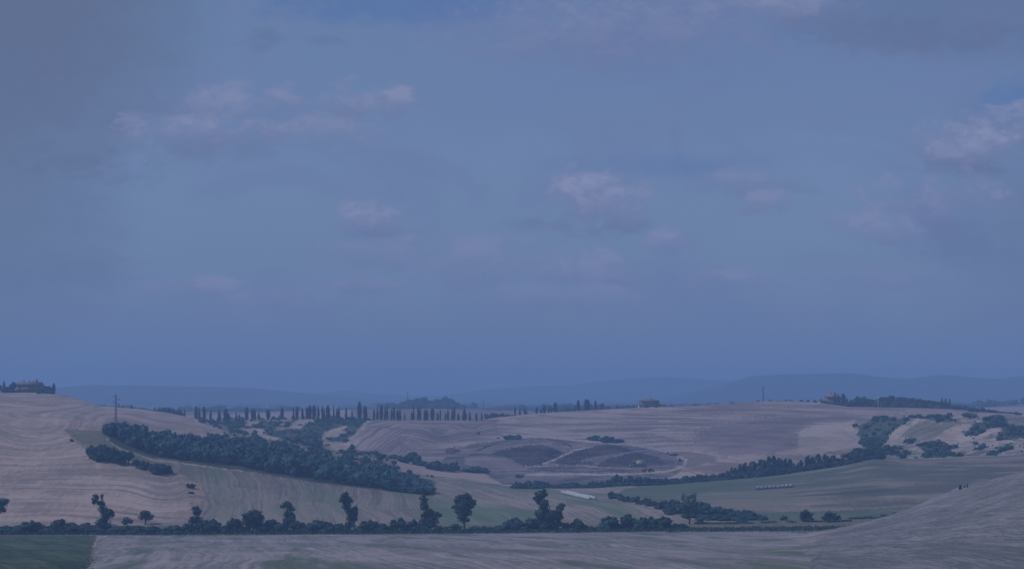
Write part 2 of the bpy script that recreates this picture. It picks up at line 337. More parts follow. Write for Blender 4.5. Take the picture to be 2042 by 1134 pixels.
def hit(u, v, lo, hi):
    """point of the land on the sight line (u, v) between two distances"""
    iu = int(np.argmin(np.abs(us-u))); i0 = np.searchsorted(ds, lo); i1 = np.searchsorted(ds, hi)
    col = V2[i0:i1, iu]; k = np.nonzero(col <= v)[0]
    i = i0+int(k[0]) if len(k) else i0+int(np.argmin(np.abs(col-v)))
    return ground(u, ds[i])
#@MARK-REGIONS
# region painting: each polygon is laid on the land between two distances
def inpoly(px, py, poly):
    c = np.zeros(px.shape, bool); n = len(poly)
    for i in range(n):
        x1, y1 = poly[i]; x2, y2 = poly[(i+1) % n]
        if y1 == y2: continue
        c ^= ((y1 > py) != (y2 > py)) & (px < (x2-x1)*(py-y1)/(y2-y1)+x1)
    return c
REG = np.zeros((nD, nU), np.int16)
names = ['plain']
wu = U2 + fbm(X2, D2, 14, 3, 41)*6 + RNG.normal(0, 1.6, U2.shape); wv_ = V2 + fbm(X2, D2, 9, 3, 43)*2.2 + RNG.normal(0, .6, U2.shape)
def paint(name, lo, hi, poly=None, cond=None, fe=0):
    if name not in names: names.append(name)
    i0, i1 = np.searchsorted(ds, lo), np.searchsorted(ds, hi); s = slice(i0, i1)
    if poly is None: msk = np.ones((i1-i0, nU), bool)
    else: msk = inpoly(wu[s]+RNG.normal(0, 1, wu[s].shape)*fe, wv_[s]+RNG.normal(0, 1, wu[s].shape)*fe*.4, poly)
    if cond is not None: msk &= cond[s]
    REG[s][msk] = names.index(name)
def line(name, lo, hi, pts, w):
    """a track or bank of half width w photo pixels along a line on the land"""
    if name not in names: names.append(name)
    i0, i1 = np.searchsorted(ds, lo), np.searchsorted(ds, hi); s = slice(i0, i1); best = np.full((i1-i0, nU), 1e9)
    for (a, b) in zip(pts[:-1], pts[1:]):
        dx, dy = b[0]-a[0], b[1]-a[1]; t = np.clip(((wu[s]-a[0])*dx+(wv_[s]-a[1])*dy)/(dx*dx+dy*dy), 0, 1)
        best = np.minimum(best, np.hypot(wu[s]-a[0]-t*dx, (wv_[s]-a[1]-t*dy)*1.25))
    REG[s][best < w] = names.index(name)
paint('foreground_field', 0, 588)
paint('foreground_green_field', 0, 588, [(-600,1400),(-600,1060),(192,1060),(190,1080),(178,1110),(170,1134),(150,1400)], fe=7)
paint('near_hill', 0, 590, None, (U2 > 1500) & (V2-(1062-(U2-1640)*.15) > -999) & (U2 > 1660-(V2-1058)*.9+fbm(X2,D2,30,3,5)*60))
paint('hedge_verge', 588, 640)
paint('slope_field', 640, 900)
paint('stubble_hill', 640, 1300, [(-700,600),(-700,1100),(372,1100),(382,1010),(372,975),(352,952),(342,940),(260,920),(185,905),(150,885),(135,865),(130,855),(200,858),(215,850),(230,700)])
paint('stubble_hill', 860, 1300, None, U2 < 452)
paint('slope_bank', 640, 800, [(342,938),(375,950),(402,968),(412,985),(398,1012),(392,1060),(368,1060),(382,1010),(370,975),(350,952)])
paint('green_hollow', 760, 1000, [(132,857),(205,858),(212,872),(240,893),(300,912),(345,925),(345,940),(265,920),(200,900),(165,885),(145,870)])
paint('valley_field', 640, 880, None, (U2 > 850-(V2-985)*.2) & (U2 < 1345))
paint('valley_field', 640, 880, [(850,950),(850,1060),(1400,1060),(1400,940)])
paint('plough_field', 640, 905, [(1235,984),(1330,1004),(1450,1020),(1560,1034),(1700,1042),(1800,1042),(1800,1100),(2700,1100),(2700,800),(1740,800),(1600,900),(1340,965),(1240,975)])
paint('green_margin', 640, 760, [(1500,1026),(1560,1022),(1700,1016),(1830,1010),(1860,1060),(1500,1060)])
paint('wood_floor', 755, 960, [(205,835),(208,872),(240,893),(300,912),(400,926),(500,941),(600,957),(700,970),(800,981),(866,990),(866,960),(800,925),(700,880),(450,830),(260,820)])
paint('stubble_hill', 860, 1345, None, U2 < 520)
paint('scrub_slope', 900, 1345, [(384,828),(398,840),(425,848),(452,862),(440,905),(860,960),(900,820),(384,815)], (U2 < 860))
paint('pale_strip', 860, 1000, [(780,915),(830,925),(900,936),(960,942),(1000,946),(1060,944),(1060,975),(1020,970),(900,952),(800,940)])
paint('bowl_field', 880, 1250, [(1020,980),(960,940),(890,925),(880,905),(940,888),(1000,876),(1080,870),(1200,878),(1290,892),(1350,905),(1372,922),(1345,945),(1300,965),(1210,980)])
paint('central_field', 960, 1345, [(706,900),(690,890),(700,870),(722,845),(735,838),(800,833),(870,830),(990,830),(990,860),(1010,872),(940,886),(890,905),(880,925),(820,925),(750,905)])
paint('ridge_field', 900, 1560, None, (U2 > 985) & (REG == 0))
paint('ridge_field', 960, 1560, None, (U2 > 960) & (REG == names.index('plain')))
paint('ridge_patch', 1040, 1450, [(1400,852),(1480,835),(1600,828),(1640,838),(1590,860),(1592,885),(1598,905),(1540,905),(1480,912),(1440,905),(1380,885)], fe=9)
paint('ridge_light', 960, 1400, [(1592,860),(1640,845),(1705,838),(1700,870),(1728,893),(1700,905),(1640,912),(1600,908),(1590,885)], fe=2)
def zb(*p): return [(860+x*.2644, 840+y*.2646) for (x, y) in p]
def zm(*p): return [(440+x*.2253, 820+y*.2253) for (x, y) in p]
def ze(*p): return [(1680+x*.1773, 810+y*.1773) for (x, y) in p]
paint('spur_field', 930, 1250, zb((250,262),(380,262),(560,278),(640,315),(720,345),(720,392),(440,392),(420,350),(250,330)), fe=1)
paint('burnt_slope', 930, 1250, zb((430,245),(560,213),(640,190),(700,180),(850,182),(950,212),(1005,240),(930,290),(850,325),(740,332),(650,305),(560,272)), fe=2.5)
paint('scorched_edge', 930, 1250, zb((600,165),(700,130),(850,125),(960,145),(1060,195),(1000,235),(950,212),(850,182),(700,180),(620,200)), fe=2.5)
paint('burnt_slope', 930, 1250, zb((930,300),(990,265),(1080,228),(1250,182),(1350,170),(1450,188),(1530,222),(1400,240),(1260,265),(1130,290),(1000,305)), fe=2)
paint('burnt_slope', 930, 1250, zb((1000,308),(1150,298),(1250,325),(1120,325),(900,322)), fe=2)
paint('burnt_slope', 930, 1250, zb((1240,328),(1380,272),(1560,232),(1700,268),(1770,318),(1640,330),(1500,345),(1300,340)), fe=2.5)
paint('burnt_slope', 930, 1250, zb((100,205),(150,195),(220,210),(200,245),(120,248)), fe=2)
line('burnt_slope', 930, 1250, zb((280,247),(400,250),(560,266),(650,305),(720,335)), 1.1)
line('burnt_slope', 930, 1250, zb((330,215),(460,172),(620,137),(830,124),(940,140),(1050,188)), 1.2)
line('track', 930, 1250, zb((850,322),(960,272),(1080,212),(1210,190)), 1.6)
line('spur_field', 930, 1250, zb((1130,298),(1300,268),(1560,226)), 1.8)
line('track', 930, 1250, zb((700,340),(1000,330),(1400,350),(1500,355)), .9)
line('burnt_slope', 930, 1250, zb((440,385),(700,372),(1100,378),(1450,372)), .8)
line('burnt_slope', 930, 1250, zb((800,360),(1100,352),(1400,362)), .7)
paint('eroded_slope', 900, 1345, None, (wu > 1765) & (V2 > 832+fbm(X2,D2,40,3,9)*14))
paint('eroded_slope', 895, 1100, [(1700,925),(1745,915),(1790,895),(2700,870),(2700,912),(2042,914),(1800,921)])
paint('olive_slope', 900, 1345, ze((700,300),(800,210),(900,160),(1100,185),(1350,170),(1450,190),(1250,235),(1130,300),(1030,385),(900,410),(760,420)), fe=3)
paint('olive_slope', 900, 1345, ze((1780,110),(2300,110),(2300,260),(1950,250),(1850,200)), fe=3)
for P in (((150,235),(340,150),(480,110),(560,145),(780,165),(650,220),(560,300),(500,370),(450,440),(560,460),(700,430),(830,370),(800,400),(700,460),(560,530),(380,570),(200,590),(0,640),(0,560),(180,490),(290,480),(200,400),(150,330)),
          ((780,130),(900,120),(1200,100),(1270,150),(1290,180),(1150,185),(1080,180),(1000,160),(900,150)), ((1360,90),(1400,75),(1480,85),(1540,125),(1400,140)),
          ((1340,300),(1440,260),(1470,200),(1700,100),(1830,100),(1860,200),(1960,250),(2300,240),(2300,370),(1900,390),(1750,400),(1760,350),(1790,240),(1700,240),(1620,270),(1500,340),(1400,340)),
          ((820,440),(900,410),(1100,400),(1200,440),(1250,470),(1230,530),(1100,580),(900,580),(900,480)), ((550,540),(700,500),(800,530),(660,580)), ((360,600),(420,570),(470,560),(430,610)),
          ((1200,550),(1370,510),(1340,570),(1220,575)), ((1470,490),(1600,440),(1700,440),(1560,490),(1480,520)), ((1650,540),(1840,455),(1930,460),(1850,510),(1700,560)), ((700,400),(800,360),(830,390),(740,420))):
    paint('scrub_gully', 900, 1345, ze(*P), fe=1.5)
for P in (((460,440),(530,360),(620,255),(760,180),(880,150)), ((1030,385),(1130,300),(1250,235),(1400,210),(1470,190),(1650,110)), ((1180,560),(1340,470),(1480,400),(1600,385),(1740,372)), ((1350,575),(1560,470),(1740,400),(2042,372),(2300,350)), ((1500,345),(1620,272),(1700,240),(1790,236)), ((1720,560),(1860,505),(2042,470)), ((690,455),(840,400),(940,395))):
    line('pale_bank', 900, 1345, ze(*P), 1.7)
paint('pale_bank', 900, 1345, ze((460,440),(530,370),(620,270),(740,210),(700,300),(620,380),(560,450)), fe=2)  # mound's left face paler: light from the left put into the soil colour
paint('pale_bank', 900, 1345, ze((1060,385),(1150,300),(1260,245),(1440,215),(1340,300),(1250,360),(1220,430),(1130,430)), fe=2)
for P in (((0,60),(220,70),(215,130),(150,160),(60,150)), ((250,120),(400,85),(500,90),(500,160),(460,180),(380,190),(370,150)), ((460,180),(560,160),(720,150),(900,70),(1060,60),(1310,60),(1250,110),(1170,190),(1150,230),(1110,270),(1020,270),(930,250),(890,250),(860,330),(560,250),(400,205))):
    paint('scrub_gully', 900, 1345, zm(*P), fe=1.5)
for P in (((880,245),(930,185),(1000,150),(1090,120),(1097,205),(980,225),(920,250)), ((170,150),(370,150),(380,200),(540,235),(490,262),(400,240),(300,205),(220,190)), ((910,270),(1110,280),(1180,320),(1060,350),(1000,340),(940,300)), ((650,90),(760,60),(850,70),(700,150),(610,150)), ((220,85),(340,90),(300,130),(220,140))):
    paint('pale_bank', 900, 1345, zm(*P), fe=1.2)
line('track', 1000, 1345, zm((1310,85),(1200,190),(1110,290)), 2.4)  # pale edge of the field's left slope, sunlight painted in the track tone
line('track', 960, 1345, [(1010,874),(1080,871),(1125,875),(1180,881),(1245,884),(1285,890),(1335,902),(1366,917),(1364,929),(1325,940),(1258,945),(1050,946)], 2.6)
line('track', 960, 1345, [(880,893),(940,884),(1010,874)], 1.2)
line('ridge_patch', 960, 1345, [(1290,899),(1340,912),(1350,924),(1320,936),(1270,941)], 1.2)
line('track', 960, 1345, [(1700,838),(1705,852),(1703,868),(1712,882),(1730,893)], 2.2)
line('track', 755, 900, [(208,858),(214,878),(240,896),(300,916),(370,924),(440,934),(480,940)], 1.1)
line('track', 380, 588, [(178,1134),(172,1110),(190,1082),(196,1066)], 2.4)
paint('wild_land', 1430, 2600)
paint('far_field', 1700, 2600, [(-600,826),(390,828),(700,820),(700,826),(460,840),(-600,850)])
paint('red_field', 1700, 2450, [(690,816),(780,812),(880,814),(960,818),(1250,822),(1250,850),(690,850)])
paint('far_field', 1500, 2600, [(400,829),(500,824),(700,817),(700,840),(400,846)])
paint('far_field', 1700, 2600, [(1900,822),(1960,812),(2700,804),(2700,840),(1900,840)])
paint('mountain', 4750, 20000)

# field coordinates (across the rows, along the rows) per region
FC = np.zeros((nD, nU, 3), np.float32)
def fc(name, across, along):
    mk = REG == names.index(name); FC[..., 0][mk] = across[mk]; FC[..., 1][mk] = along[mk]
wob = fbm(X2, D2, 60, 3, 51)*8
FC[..., 0] = D2*.5+wob; FC[..., 1] = X2*.5
def turned(deg): r = math.radians(deg); return X2*math.cos(r)+D2*math.sin(r)+wob, -X2*math.sin(r)+D2*math.cos(r)
for nm in ('stubble_hill', 'ridge_field', 'ridge_patch', 'ridge_light'): fc(nm, Z*2.5+X2*.035+wob*.35+fbm(X2,D2,170,2,77)*11+22*np.exp(-((U2-70)/100)**2-((V2-868)/45)**2)-16*np.exp(-((U2-230)/70)**2-((V2-830)/30)**2)+9*np.exp(-((U2-330)/60)**2-((V2-985)/40)**2), X2)
fc('slope_field', *turned(8)); fc('foreground_field', *turned(11)); fc('foreground_green_field', *turned(25)); fc('valley_field', *turned(14))
fc('plough_field', D2*.12+X2*.015+wob*.25, X2); fc('central_field', np.where(U2 < 800+fbm(X2,D2,30,3,61)*60, X2*.99-D2*.14, Z*2.3+D2*.03+wob*.4+12*np.exp(-((U2-880)/40)**2-((V2-868)/14)**2)-10*np.exp(-((U2-800)/30)**2-((V2-880)/12)**2)+8*np.exp(-((U2-940)/30)**2-((V2-855)/9)**2)), X2); fc('near_hill', *turned(14)); fc('bowl_field', Z*2.4+D2*.03+wob*.4, X2)
LAND = dict(
 plain=((.10,.11,.07),(.16,.15,.10),dict()),
 foreground_field=((.145,.155,.145),(.262,.262,.25),dict(row=(1.2,.012),stripe=.4,blotch=45,fine=.8,cgreen=(.09,.125,.09),gscale=13,gamt=.5)),
 foreground_green_field=((.035,.065,.045),(.075,.11,.075),dict(row=(1.5,.02),stripe=.5,blotch=25)),
 near_hill=((.118,.135,.135),(.215,.228,.225),dict(row=(.6,.10),stripe=.5,blotch=30,fine=.45,bump=.4,cgreen=(.12,.14,.125),gscale=16,gamt=.3)),
 hedge_verge=((.09,.10,.06),(.17,.16,.11),dict(blotch=6)),
 slope_field=((.12,.12,.095),(.22,.205,.16),dict(row=(1.4,.007),stripe=.5,blotch=70,cgreen=(.105,.16,.09),gscale=40,gamt=.5)),
 stubble_hill=((.20,.175,.14),(.345,.295,.235),dict(row=(4.2,.014),stripe=.5,blotch=60)),
 slope_bank=((.16,.14,.10),(.30,.25,.19),dict(blotch=7,bump=.5)),
 green_hollow=((.10,.115,.07),(.16,.16,.10),dict(blotch=30)),
 valley_field=((.13,.14,.105),(.25,.23,.185),dict(row=(1.4,.008),stripe=.6,blotch=60,cgreen=(.085,.14,.08),gscale=45,gamt=.72)),
 plough_field=((.095,.10,.085),(.19,.18,.14),dict(row=(3.0,.012),stripe=.85,blotch=60,cgreen=(.08,.125,.075),gscale=60,gamt=.45)),
 green_margin=((.08,.115,.075),(.115,.145,.095),dict(blotch=20)),
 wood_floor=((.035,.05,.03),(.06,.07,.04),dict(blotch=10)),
 scrub_slope=((.10,.11,.07),(.21,.185,.14),dict(blotch=22)),
 pale_strip=((.26,.225,.18),(.33,.285,.23),dict(row=(3,.02),stripe=.25,blotch=50)),
 bowl_field=((.085,.085,.085),(.17,.16,.145),dict(row=(3,.02),stripe=.8,blotch=40)),
 central_field=((.13,.115,.105),(.25,.22,.19),dict(row=(3.4,.015),stripe=.8,blotch=60)),
 ridge_field=((.15,.13,.11),(.30,.26,.215),dict(row=(4.5,.014),stripe=.7,blotch=70)),
 ridge_patch=((.12,.105,.095),(.20,.17,.145),dict(row=(4,.02),stripe=.35,blotch=40)),
 ridge_light=((.22,.20,.16),(.33,.29,.235),dict(row=(5,.015),stripe=.3,blotch=40)),
 spur_field=((.14,.13,.12),(.22,.20,.18),dict(row=(3,.02),stripe=.5,blotch=20)),
 scorched_edge=((.07,.068,.07),(.20,.185,.165),dict(blotch=7,fine=3)),
 olive_slope=((.09,.105,.075),(.20,.19,.145),dict(blotch=16,bump=.4)),
 burnt_slope=((.022,.022,.028),(.078,.07,.072),dict(blotch=26,fine=2)),
 eroded_slope=((.10,.11,.08),(.36,.33,.27),dict(blotch=20,bump=.6)),
 scrub_gully=((.03,.052,.035),(.06,.088,.055),dict(blotch=12)),
 pale_bank=((.22,.195,.15),(.34,.295,.24),dict(blotch=14)),
 track=((.25,.23,.185),(.36,.33,.28),dict(blotch=12)),
 wild_land=((.09,.10,.06),(.20,.17,.12),dict(blotch=120)),
 far_field=((.22,.19,.14),(.32,.27,.21),dict(blotch=90)),
 red_field=((.15,.11,.085),(.21,.155,.12),dict(blotch=90)),
 mountain=((.02,.03,.022),(.045,.055,.04),dict(blotch=300)),
)
def build_land():
    P = np.stack([X2, D2, Z+ZC], -1).reshape(-1, 3).astype(np.float32); fcv = FC.reshape(-1, 3)
    i, j = np.meshgrid(np.arange(nD-1), np.arange(nU-1), indexing='ij'); a = (i*nU+j)
    Q = np.stack([a, a+1, a+nU+1, a+nU], -1).reshape(-1, 4); rg = REG[:-1, :-1].ravel()
    for k, nm in enumerate(names):
        q = Q[rg == k]
        if not len(q): continue
        ids, inv = np.unique(q.ravel(), return_inverse=True)
        ca, cb, kw = LAND[nm]; ca, cb = [tuple(q*w for q, w in zip(c, (1.15, 1.02, 1.09))) for c in (ca, cb)]; o = mesh_obj(nm, P[ids], inv.reshape(-1, 4), mat_field(nm, ca, cb, **kw), smooth=True)
        at = o.data.attributes.new('fc', 'FLOAT_VECTOR', 'POINT'); at.data.foreach_set('vector', fcv[ids].ravel())
        o['kind'] = 'structure'
build_land()

# ------------------------------------------------------------------ vegetation
LEAF_DARK = mat_plain('dark_foliage', (.024,.066,.062), .85, .6, .22, rand=.3)
LEAF_MID = mat_plain('mid_foliage', (.030,.072,.062), .85, .5, .22, rand=.25)
LEAF_PALE = mat_plain('grey_green_foliage', (.06,.09,.07), .85, .4, .3, rand=.2)
CYP = mat_plain('cypress_foliage', (.016,.032,.028), .85, .4, .5, rand=.2)
BARK = mat_plain('bark', (.10,.08,.06), .9, .3, 2)
def sphere_core(c, r, rng, seg=8, rings=6, j=.12):
    V = []; Q = []
    for a in range(rings+1):
        th = math.pi*a/rings
        for b in range(seg):
            ph = 2*math.pi*b/seg; k = 1+rng.uniform(-j, j)
            V.append((c[0]+r[0]*k*math.sin(th)*math.cos(ph), c[1]+r[1]*k*math.sin(th)*math.sin(ph), c[2]+r[2]*k*math.cos(th)))
    for a in range(rings):
        for b in range(seg): Q.append((a*seg+b, a*seg+(b+1)%seg, (a+1)*seg+(b+1)%seg, (a+1)*seg+b))
    return np.array(V), np.array(Q)
def satellites(L, rng):
    out = [L]
    for l in L:
        for _ in range(4):
            d = rng.normal(size=3); d /= np.linalg.norm(d); d[2] = d[2]*.8+.15; k = rng.uniform(.30, .52)
            out.append(np.array([[*(l[:3]+d*l[3:]*rng.uniform(.75,1.0)), *(l[3:]*k)]]))
    return np.concatenate(out)
def crown(lobes, n, s, seed=0, core=.62, gap=.35, sat=True):
    """leaf sprays scattered through a set of lobes (cx,cy,cz,rx,ry,rz), round a ragged inner mass"""
    rng = np.random.default_rng(abs(seed)); L = np.array(lobes, float); L = satellites(L, rng) if sat else L; w = (L[:,3]*L[:,4]+L[:,4]*L[:,5]+L[:,3]*L[:,5]); w /= w.sum()
    k = rng.choice(len(L), n, p=w); d = rng.normal(size=(n,3)); d /= np.linalg.norm(d, axis=1)[:,None]
    r = .62+.42*rng.random(n)**.7 + .12*rng.normal(size=n)*.5
    P = L[k,:3]+d*L[k,3:]*r[:,None]
    lam = L[:,3:].mean()*.75
    g = vnoise(P[:,0]/lam+P[:,2]*.7/lam, P[:,1]/lam-P[:,2]*.9/lam, seed+5)
    keep = (g > -.5+gap*np.clip((r-.6)*2.2, 0, 1)+rng.random(n)*.1); P = P[keep]; d = d[keep]; n = len(P)
    nr = d+rng.normal(size=(n,3))*.75; nr /= np.linalg.norm(nr, axis=1)[:,None]
    t = np.cross(nr, rng.normal(size=(n,3))); t /= np.linalg.norm(t, axis=1)[:,None]; b = np.cross(nr, t)
    sz = s*(.5+rng.random(n))[:,None]; a1 = (.6+.6*rng.random(n))[:,None]
    V = np.stack([P+t*sz, P+b*sz*a1*.8, P-t*sz*.9, P-b*sz*a1], 1).reshape(-1,3)
    Q = np.arange(4*n).reshape(-1,4)
    if core:
        for l in L:
            v, q = sphere_core(l[:3], l[3:]*core, rng); Q = np.concatenate([Q, q+len(V)]); V = np.concatenate([V, v])
    return V, Q
def limbs(h, lobes, r0, seed=0, lean=0):
    """tapered trunk with a limb into each lobe"""
    rng = random.Random(seed); mb = MB(); top = h*.62
    mb.tube([(0,0,-.6),(lean*.15,0,h*.2),(lean*.5,.05*h*rng.uniform(-1,1),h*.42),(lean,0,top)], [r0*1.25,r0,r0*.75,r0*.35], 7)
    for l in lobes[:7]:
        z0 = h*rng.uniform(.22,.45); x0 = lean*z0/top
        mb.tube([(x0*.8,0,z0),((x0+l[0])/2,l[1]*.4,(z0+l[2])/2+.2),(l[0],l[1],l[2])], [r0*.5,r0*.33,r0*.14], 5)
    return mb
PROTO = {}
def make_proto(key, kind):
    """meshes of one kind of tree, unit height 1 m, origin at the foot"""
    rng = random.Random(hash(key) % 1000 if False else sum(map(ord, key)))
    sd = sum(map(ord, key))
    if kind == 'cypress':
        v = int(key[-1]); lob = []
        fat = [.30,.36,.42,.34,.50,.28][v]
        for i in range(9):
            t = i/8; prof = [math.sin(math.pi*min(1,(t*.86+.14)))**.65*(1-.35*t) , (1-t)**.6*(.55+.45*min(1,t*6)), math.sin(math.pi*(t*.8+.12))**.5][v % 3]
            r = .5*fat*max(.07, prof); lob.append((rng.uniform(-.02,.02), rng.uniform(-.02,.02), .07+.86*t, r, r, .085))
        V, Q = crown(lob, 900, .020, sd, .86, .10, False); tr = MB().tube([(0,0,-.05),(0,0,.12),(0,0,.5)], [.022,.018,.01], 6)
    elif kind == 'bush':
        n = rng.randint(4,7); lob = [(rng.uniform(-.35,.35), rng.uniform(-.3,.3), rng.uniform(.32,.62), rng.uniform(.22,.36), rng.uniform(.22,.34), rng.uniform(.26,.38)) for _ in range(n)]
        lob += [(x*.4, rng.uniform(-.2,.2), .22, .3, .28, .24) for x in (-1,0,1)]
        V, Q = crown(lob, 1300, .045, sd, .8, .45); tr = limbs(1, lob, .035, sd)
    elif kind == 'round':
        n = rng.randint(6,9); lob = []
        for i in range(n):
            a = rng.uniform(0, 6.28); rr = rng.uniform(.05,.27); z = rng.uniform(.38,.82); lob.append((rr*math.cos(a), rr*math.sin(a), z, rng.uniform(.14,.24), rng.uniform(.14,.24), rng.uniform(.13,.2)))
        lob.append((0,0,.55,.27,.27,.27))
        V, Q = crown(lob, 1700, .034, sd, .74, .45); tr = limbs(1, lob, .032, sd)
    elif kind == 'tall':
        lob = []
        for i in range(8): t = i/7; lob.append((rng.uniform(-.07,.07), rng.uniform(-.06,.06), .2+.68*t, rng.uniform(.10,.17)*(1.1-.5*t), rng.uniform(.10,.16)*(1.1-.5*t), .12))
        V, Q = crown(lob, 1000, .032, sd, .7, .45); tr = limbs(1, lob, .022, sd)
    elif kind == 'conifer':
        lob = [(0,0,.12+.8*i/7, .21*(1-i/7.4)+.015, .21*(1-i/7.4)+.015, .055) for i in range(8)]
        V, Q = crown(lob, 900, .028, sd, .7, .3, False); tr = MB().tube([(0,0,-.05),(0,0,.95)], [.025,.006], 6)
    cm = mesh_obj('crown', V, Q, None, link=False).data; tm = tr.build('trunk', None); tmd = tm.data; bpy.data.objects.remove(tm)
    PROTO[key] = (cm, tmd)
for k in range(6): make_proto('cypress%d' % k, 'cypress')
for k in range(6): make_proto('bush%d' % k, 'bush'); make_proto('round%d' % k, 'round')
for k in range(4): make_proto('tall%d' % k, 'tall')
make_proto('conifer0', 'conifer')
MATED = {}
def tree(name, key, p, h, w, label, cat, group=None, leaf=None, rz=None, trunk=True, bark=None):
    """one tree standing at p, h metres tall and w metres wide: crown and trunk are its parts"""
    leaf = leaf or LEAF_DARK; base = {'cypress':.36,'bush':.95,'round':.68,'tall':.34,'conifer':.44}[key.rstrip('0123456789')]
    fat = base if not key.startswith('cypress') else [.30,.36,.42,.34,.50,.28][int(key[-1])]*.95
    e = empty(name, p, random.uniform(0, 6.28) if rz is None else rz); e.rotation_euler.x = random.uniform(-.025, .025); tag(e, label, cat, group)
    sx = w/fat
    for part, idx, mt in (('crown', 0, leaf), ('trunk', 1, bark or BARK)):
        if part == 'trunk' and not trunk: continue
        mk = (key, idx, mt.name)
        if mk not in MATED:
            me = PROTO[key][idx].copy(); me.materials.clear(); me.materials.append(mt); MATED[mk] = me
        o = bpy.data.objects.new(part, MATED[mk]); C.objects.link(o); o.parent = e; o.scale = (sx, sx, h)
    return e
random.seed(5)
def ordn(i):
    tens = ['','','twenty','thirty','forty','fifty','sixty','seventy','eighty','ninety']; te = {2:'twentieth',3:'thirtieth',4:'fortieth',5:'fiftieth',6:'sixtieth',7:'seventieth',8:'eightieth',9:'ninetieth'}
    n = i+1
    if n <= 20: return ORD[i]
    return te[n//10] if n % 10 == 0 else tens[n//10]+'-'+ORD[n % 10-1]
ORD = ['first','second','third','fourth','fifth','sixth','seventh','eighth','ninth','tenth','eleventh','twelfth','thirteenth','fourteenth','fifteenth','sixteenth','seventeenth','eighteenth','nineteenth','twentieth']
def place_tree(name, key, u, vt, vb, wpx, lo, hi, label, cat, group=None, leaf=None, d=None, sink=.0, **k):
    p = ground(u, d) if d else hit(u, vb, lo, hi); D = p.y; w = wpx/F*D*(1.22 if key.startswith('cyp') else 1); vg = VH-F*(p.z-ZC)/D
    h = (vg-vt)/F*D; p = p.copy(); p.z -= sink
    return tree(name, key, p, max(h, 1.0), w, label, cat, group, leaf, **k)
# cypress avenue along the ridge: (u, top, base, width)
CY = [(391,809.6,836,6.5),(397.8,808,836,5.5),(407.6,810,839,6.5),(420,814,840,5),(437,814.5,839,9),(450,814,838,8.5),(456,823,838,4),(471,819.5,837,5),(477,826,838,4.5),
 (491.5,811,837,7),(503.3,814,837,6),(507.8,811.5,837,5.5),(516,820.5,837,5),(534.5,816,837,8),(562.7,811.5,837,6.5),(585.7,809.5,838,4.3),(592,811,837,6),(603,811.5,837,5.5),(612,812,838,6),(618,807.5,837,7.5),(626,807,837,8),
 (635,807.5,836,5.5),(643,808,836,4),(646.3,811,836,4.5),(653.8,807.5,831,8),(665.5,802,829,3.8),(672,811,835,5),(675.7,806.5,829,5),(690,809,836,5.5),(702,815.5,836,4.5),(717.2,800.5,837,8.5),(728,809,836,8)]
CY2 = [(746,812,835,5),(752.7,808.5,835,5.5),(760,807.5,835,7.5),(768,808,836,5),(772.6,804.5,835,5),(781,812.5,836,5),(785.6,811,831,4.5),(793,817,836,6.5),(798,813,832,5),(807,820.5,835,3.5),(821,821,833,3.5),(824.8,804,834,4.5),
 (833.8,806,834.5,5.5),(838,805,833,4.5),(847,814.5,834,5),(850.9,816,834,7),(862.6,813,834,8.5),(873,820,834,5),(878,816,833,3),(888,820,837,3.5),(893,814.5,835,5.5),(901.5,811,837,4.2),(905.7,811,837,4.5),(914,822,838,5.5),
 (926,812,839.5,10.5),(937,818,838,5.5),(950,821,838,5),(960.7,819.5,838,4)]
CY3 = [(1027,811,826,3.5),(1036.7,814.5,826,4.5),(1046.6,814,825,4),(1050,818,825,4),(1070,809,824,5),(1079,815,824,5),(1085.7,807.5,823,7),(1094,806,822.5,4.8),(1099.7,807.5,822.5,5),(1107,801.4,821.5,6.5),
 (1131.9,815.5,822,2.5),(1144.5,814,820.5,2.5),(1153,797,820.5,6),(1168,795,819.5,6),(1172.6,796,819.5,7.5),(1187.5,795.5,819,5.5),(1201,803,819,3.5),(1215,808,818.5,3),(1230,808,818.5,3)]
def cyp_rows(rows, where, d, grp):
    hs = [b-t for (_, t, b, _) in rows]
    for i, (u, t, b, w) in enumerate(rows):
        h = b-t; key = ('cypress0','cypress1','cypress3')[i % 3] if w < 6 else ('cypress2' if w < 9 else 'cypress4')
        if w < 4.6: key = ('cypress5','cypress1')[i % 2]
        size = 'tall' if h > 29 else ('short' if h < 17 else 'mid-sized'); shp = 'thin' if w < 4.7 else ('broad' if w > 7.4 else 'slender')
        n = i % 20; pos = ORD[n]+' from the left' if i < 16 else ORD[min(19, len(rows)-1-i)]+' from the right'
        place_tree('cypress_tree', key, u, t, b, w, 0, 0, '%s %s cypress, %s in the row %s' % (size, shp, pos, where), 'cypress', grp, CYP, d=d(u))
cyp_rows(CY, 'left of the central hill field', lambda u: 1322+4*math.sin(u), 'cypresses left of the central hill')
cyp_rows(CY2, 'behind the central hill field', lambda u: 1335+5*math.sin(u*1.7), 'cypresses behind the central hill field')
cyp_rows(CY3, 'on the crest right of centre', lambda u: 1402+4*math.sin(u*2), 'cypresses on the right hand crest')
for i, (u, t, b, w) in enumerate([(1664.8,780.7,808,6),(1671.8,784,808,6.5),(1681.5,784,808,9.5),(1689.4,791.7,808,5.5),(1696.4,794,809,7)]):
    place_tree('cypress_tree', 'cypress%d' % (i % 3), u, t, b, w, 0, 0, 'dark cypress beside the hipped roof house, %s from the left' % ORD[i], 'cypress', 'cypresses beside the right hand house', CYP, d=1389-i)
for i, (u, t) in enumerate([(1878.5,792.6),(1886,794),(1893.5,794.5)]):
    place_tree('cypress_tree', 'cypress5', u, t, 812, 4, 0, 0, 'thin cypress poking above the right hand tree belt, %s of three' % ORD[i], 'cypress', 'cypresses in the tree belt', CYP, d=1425)
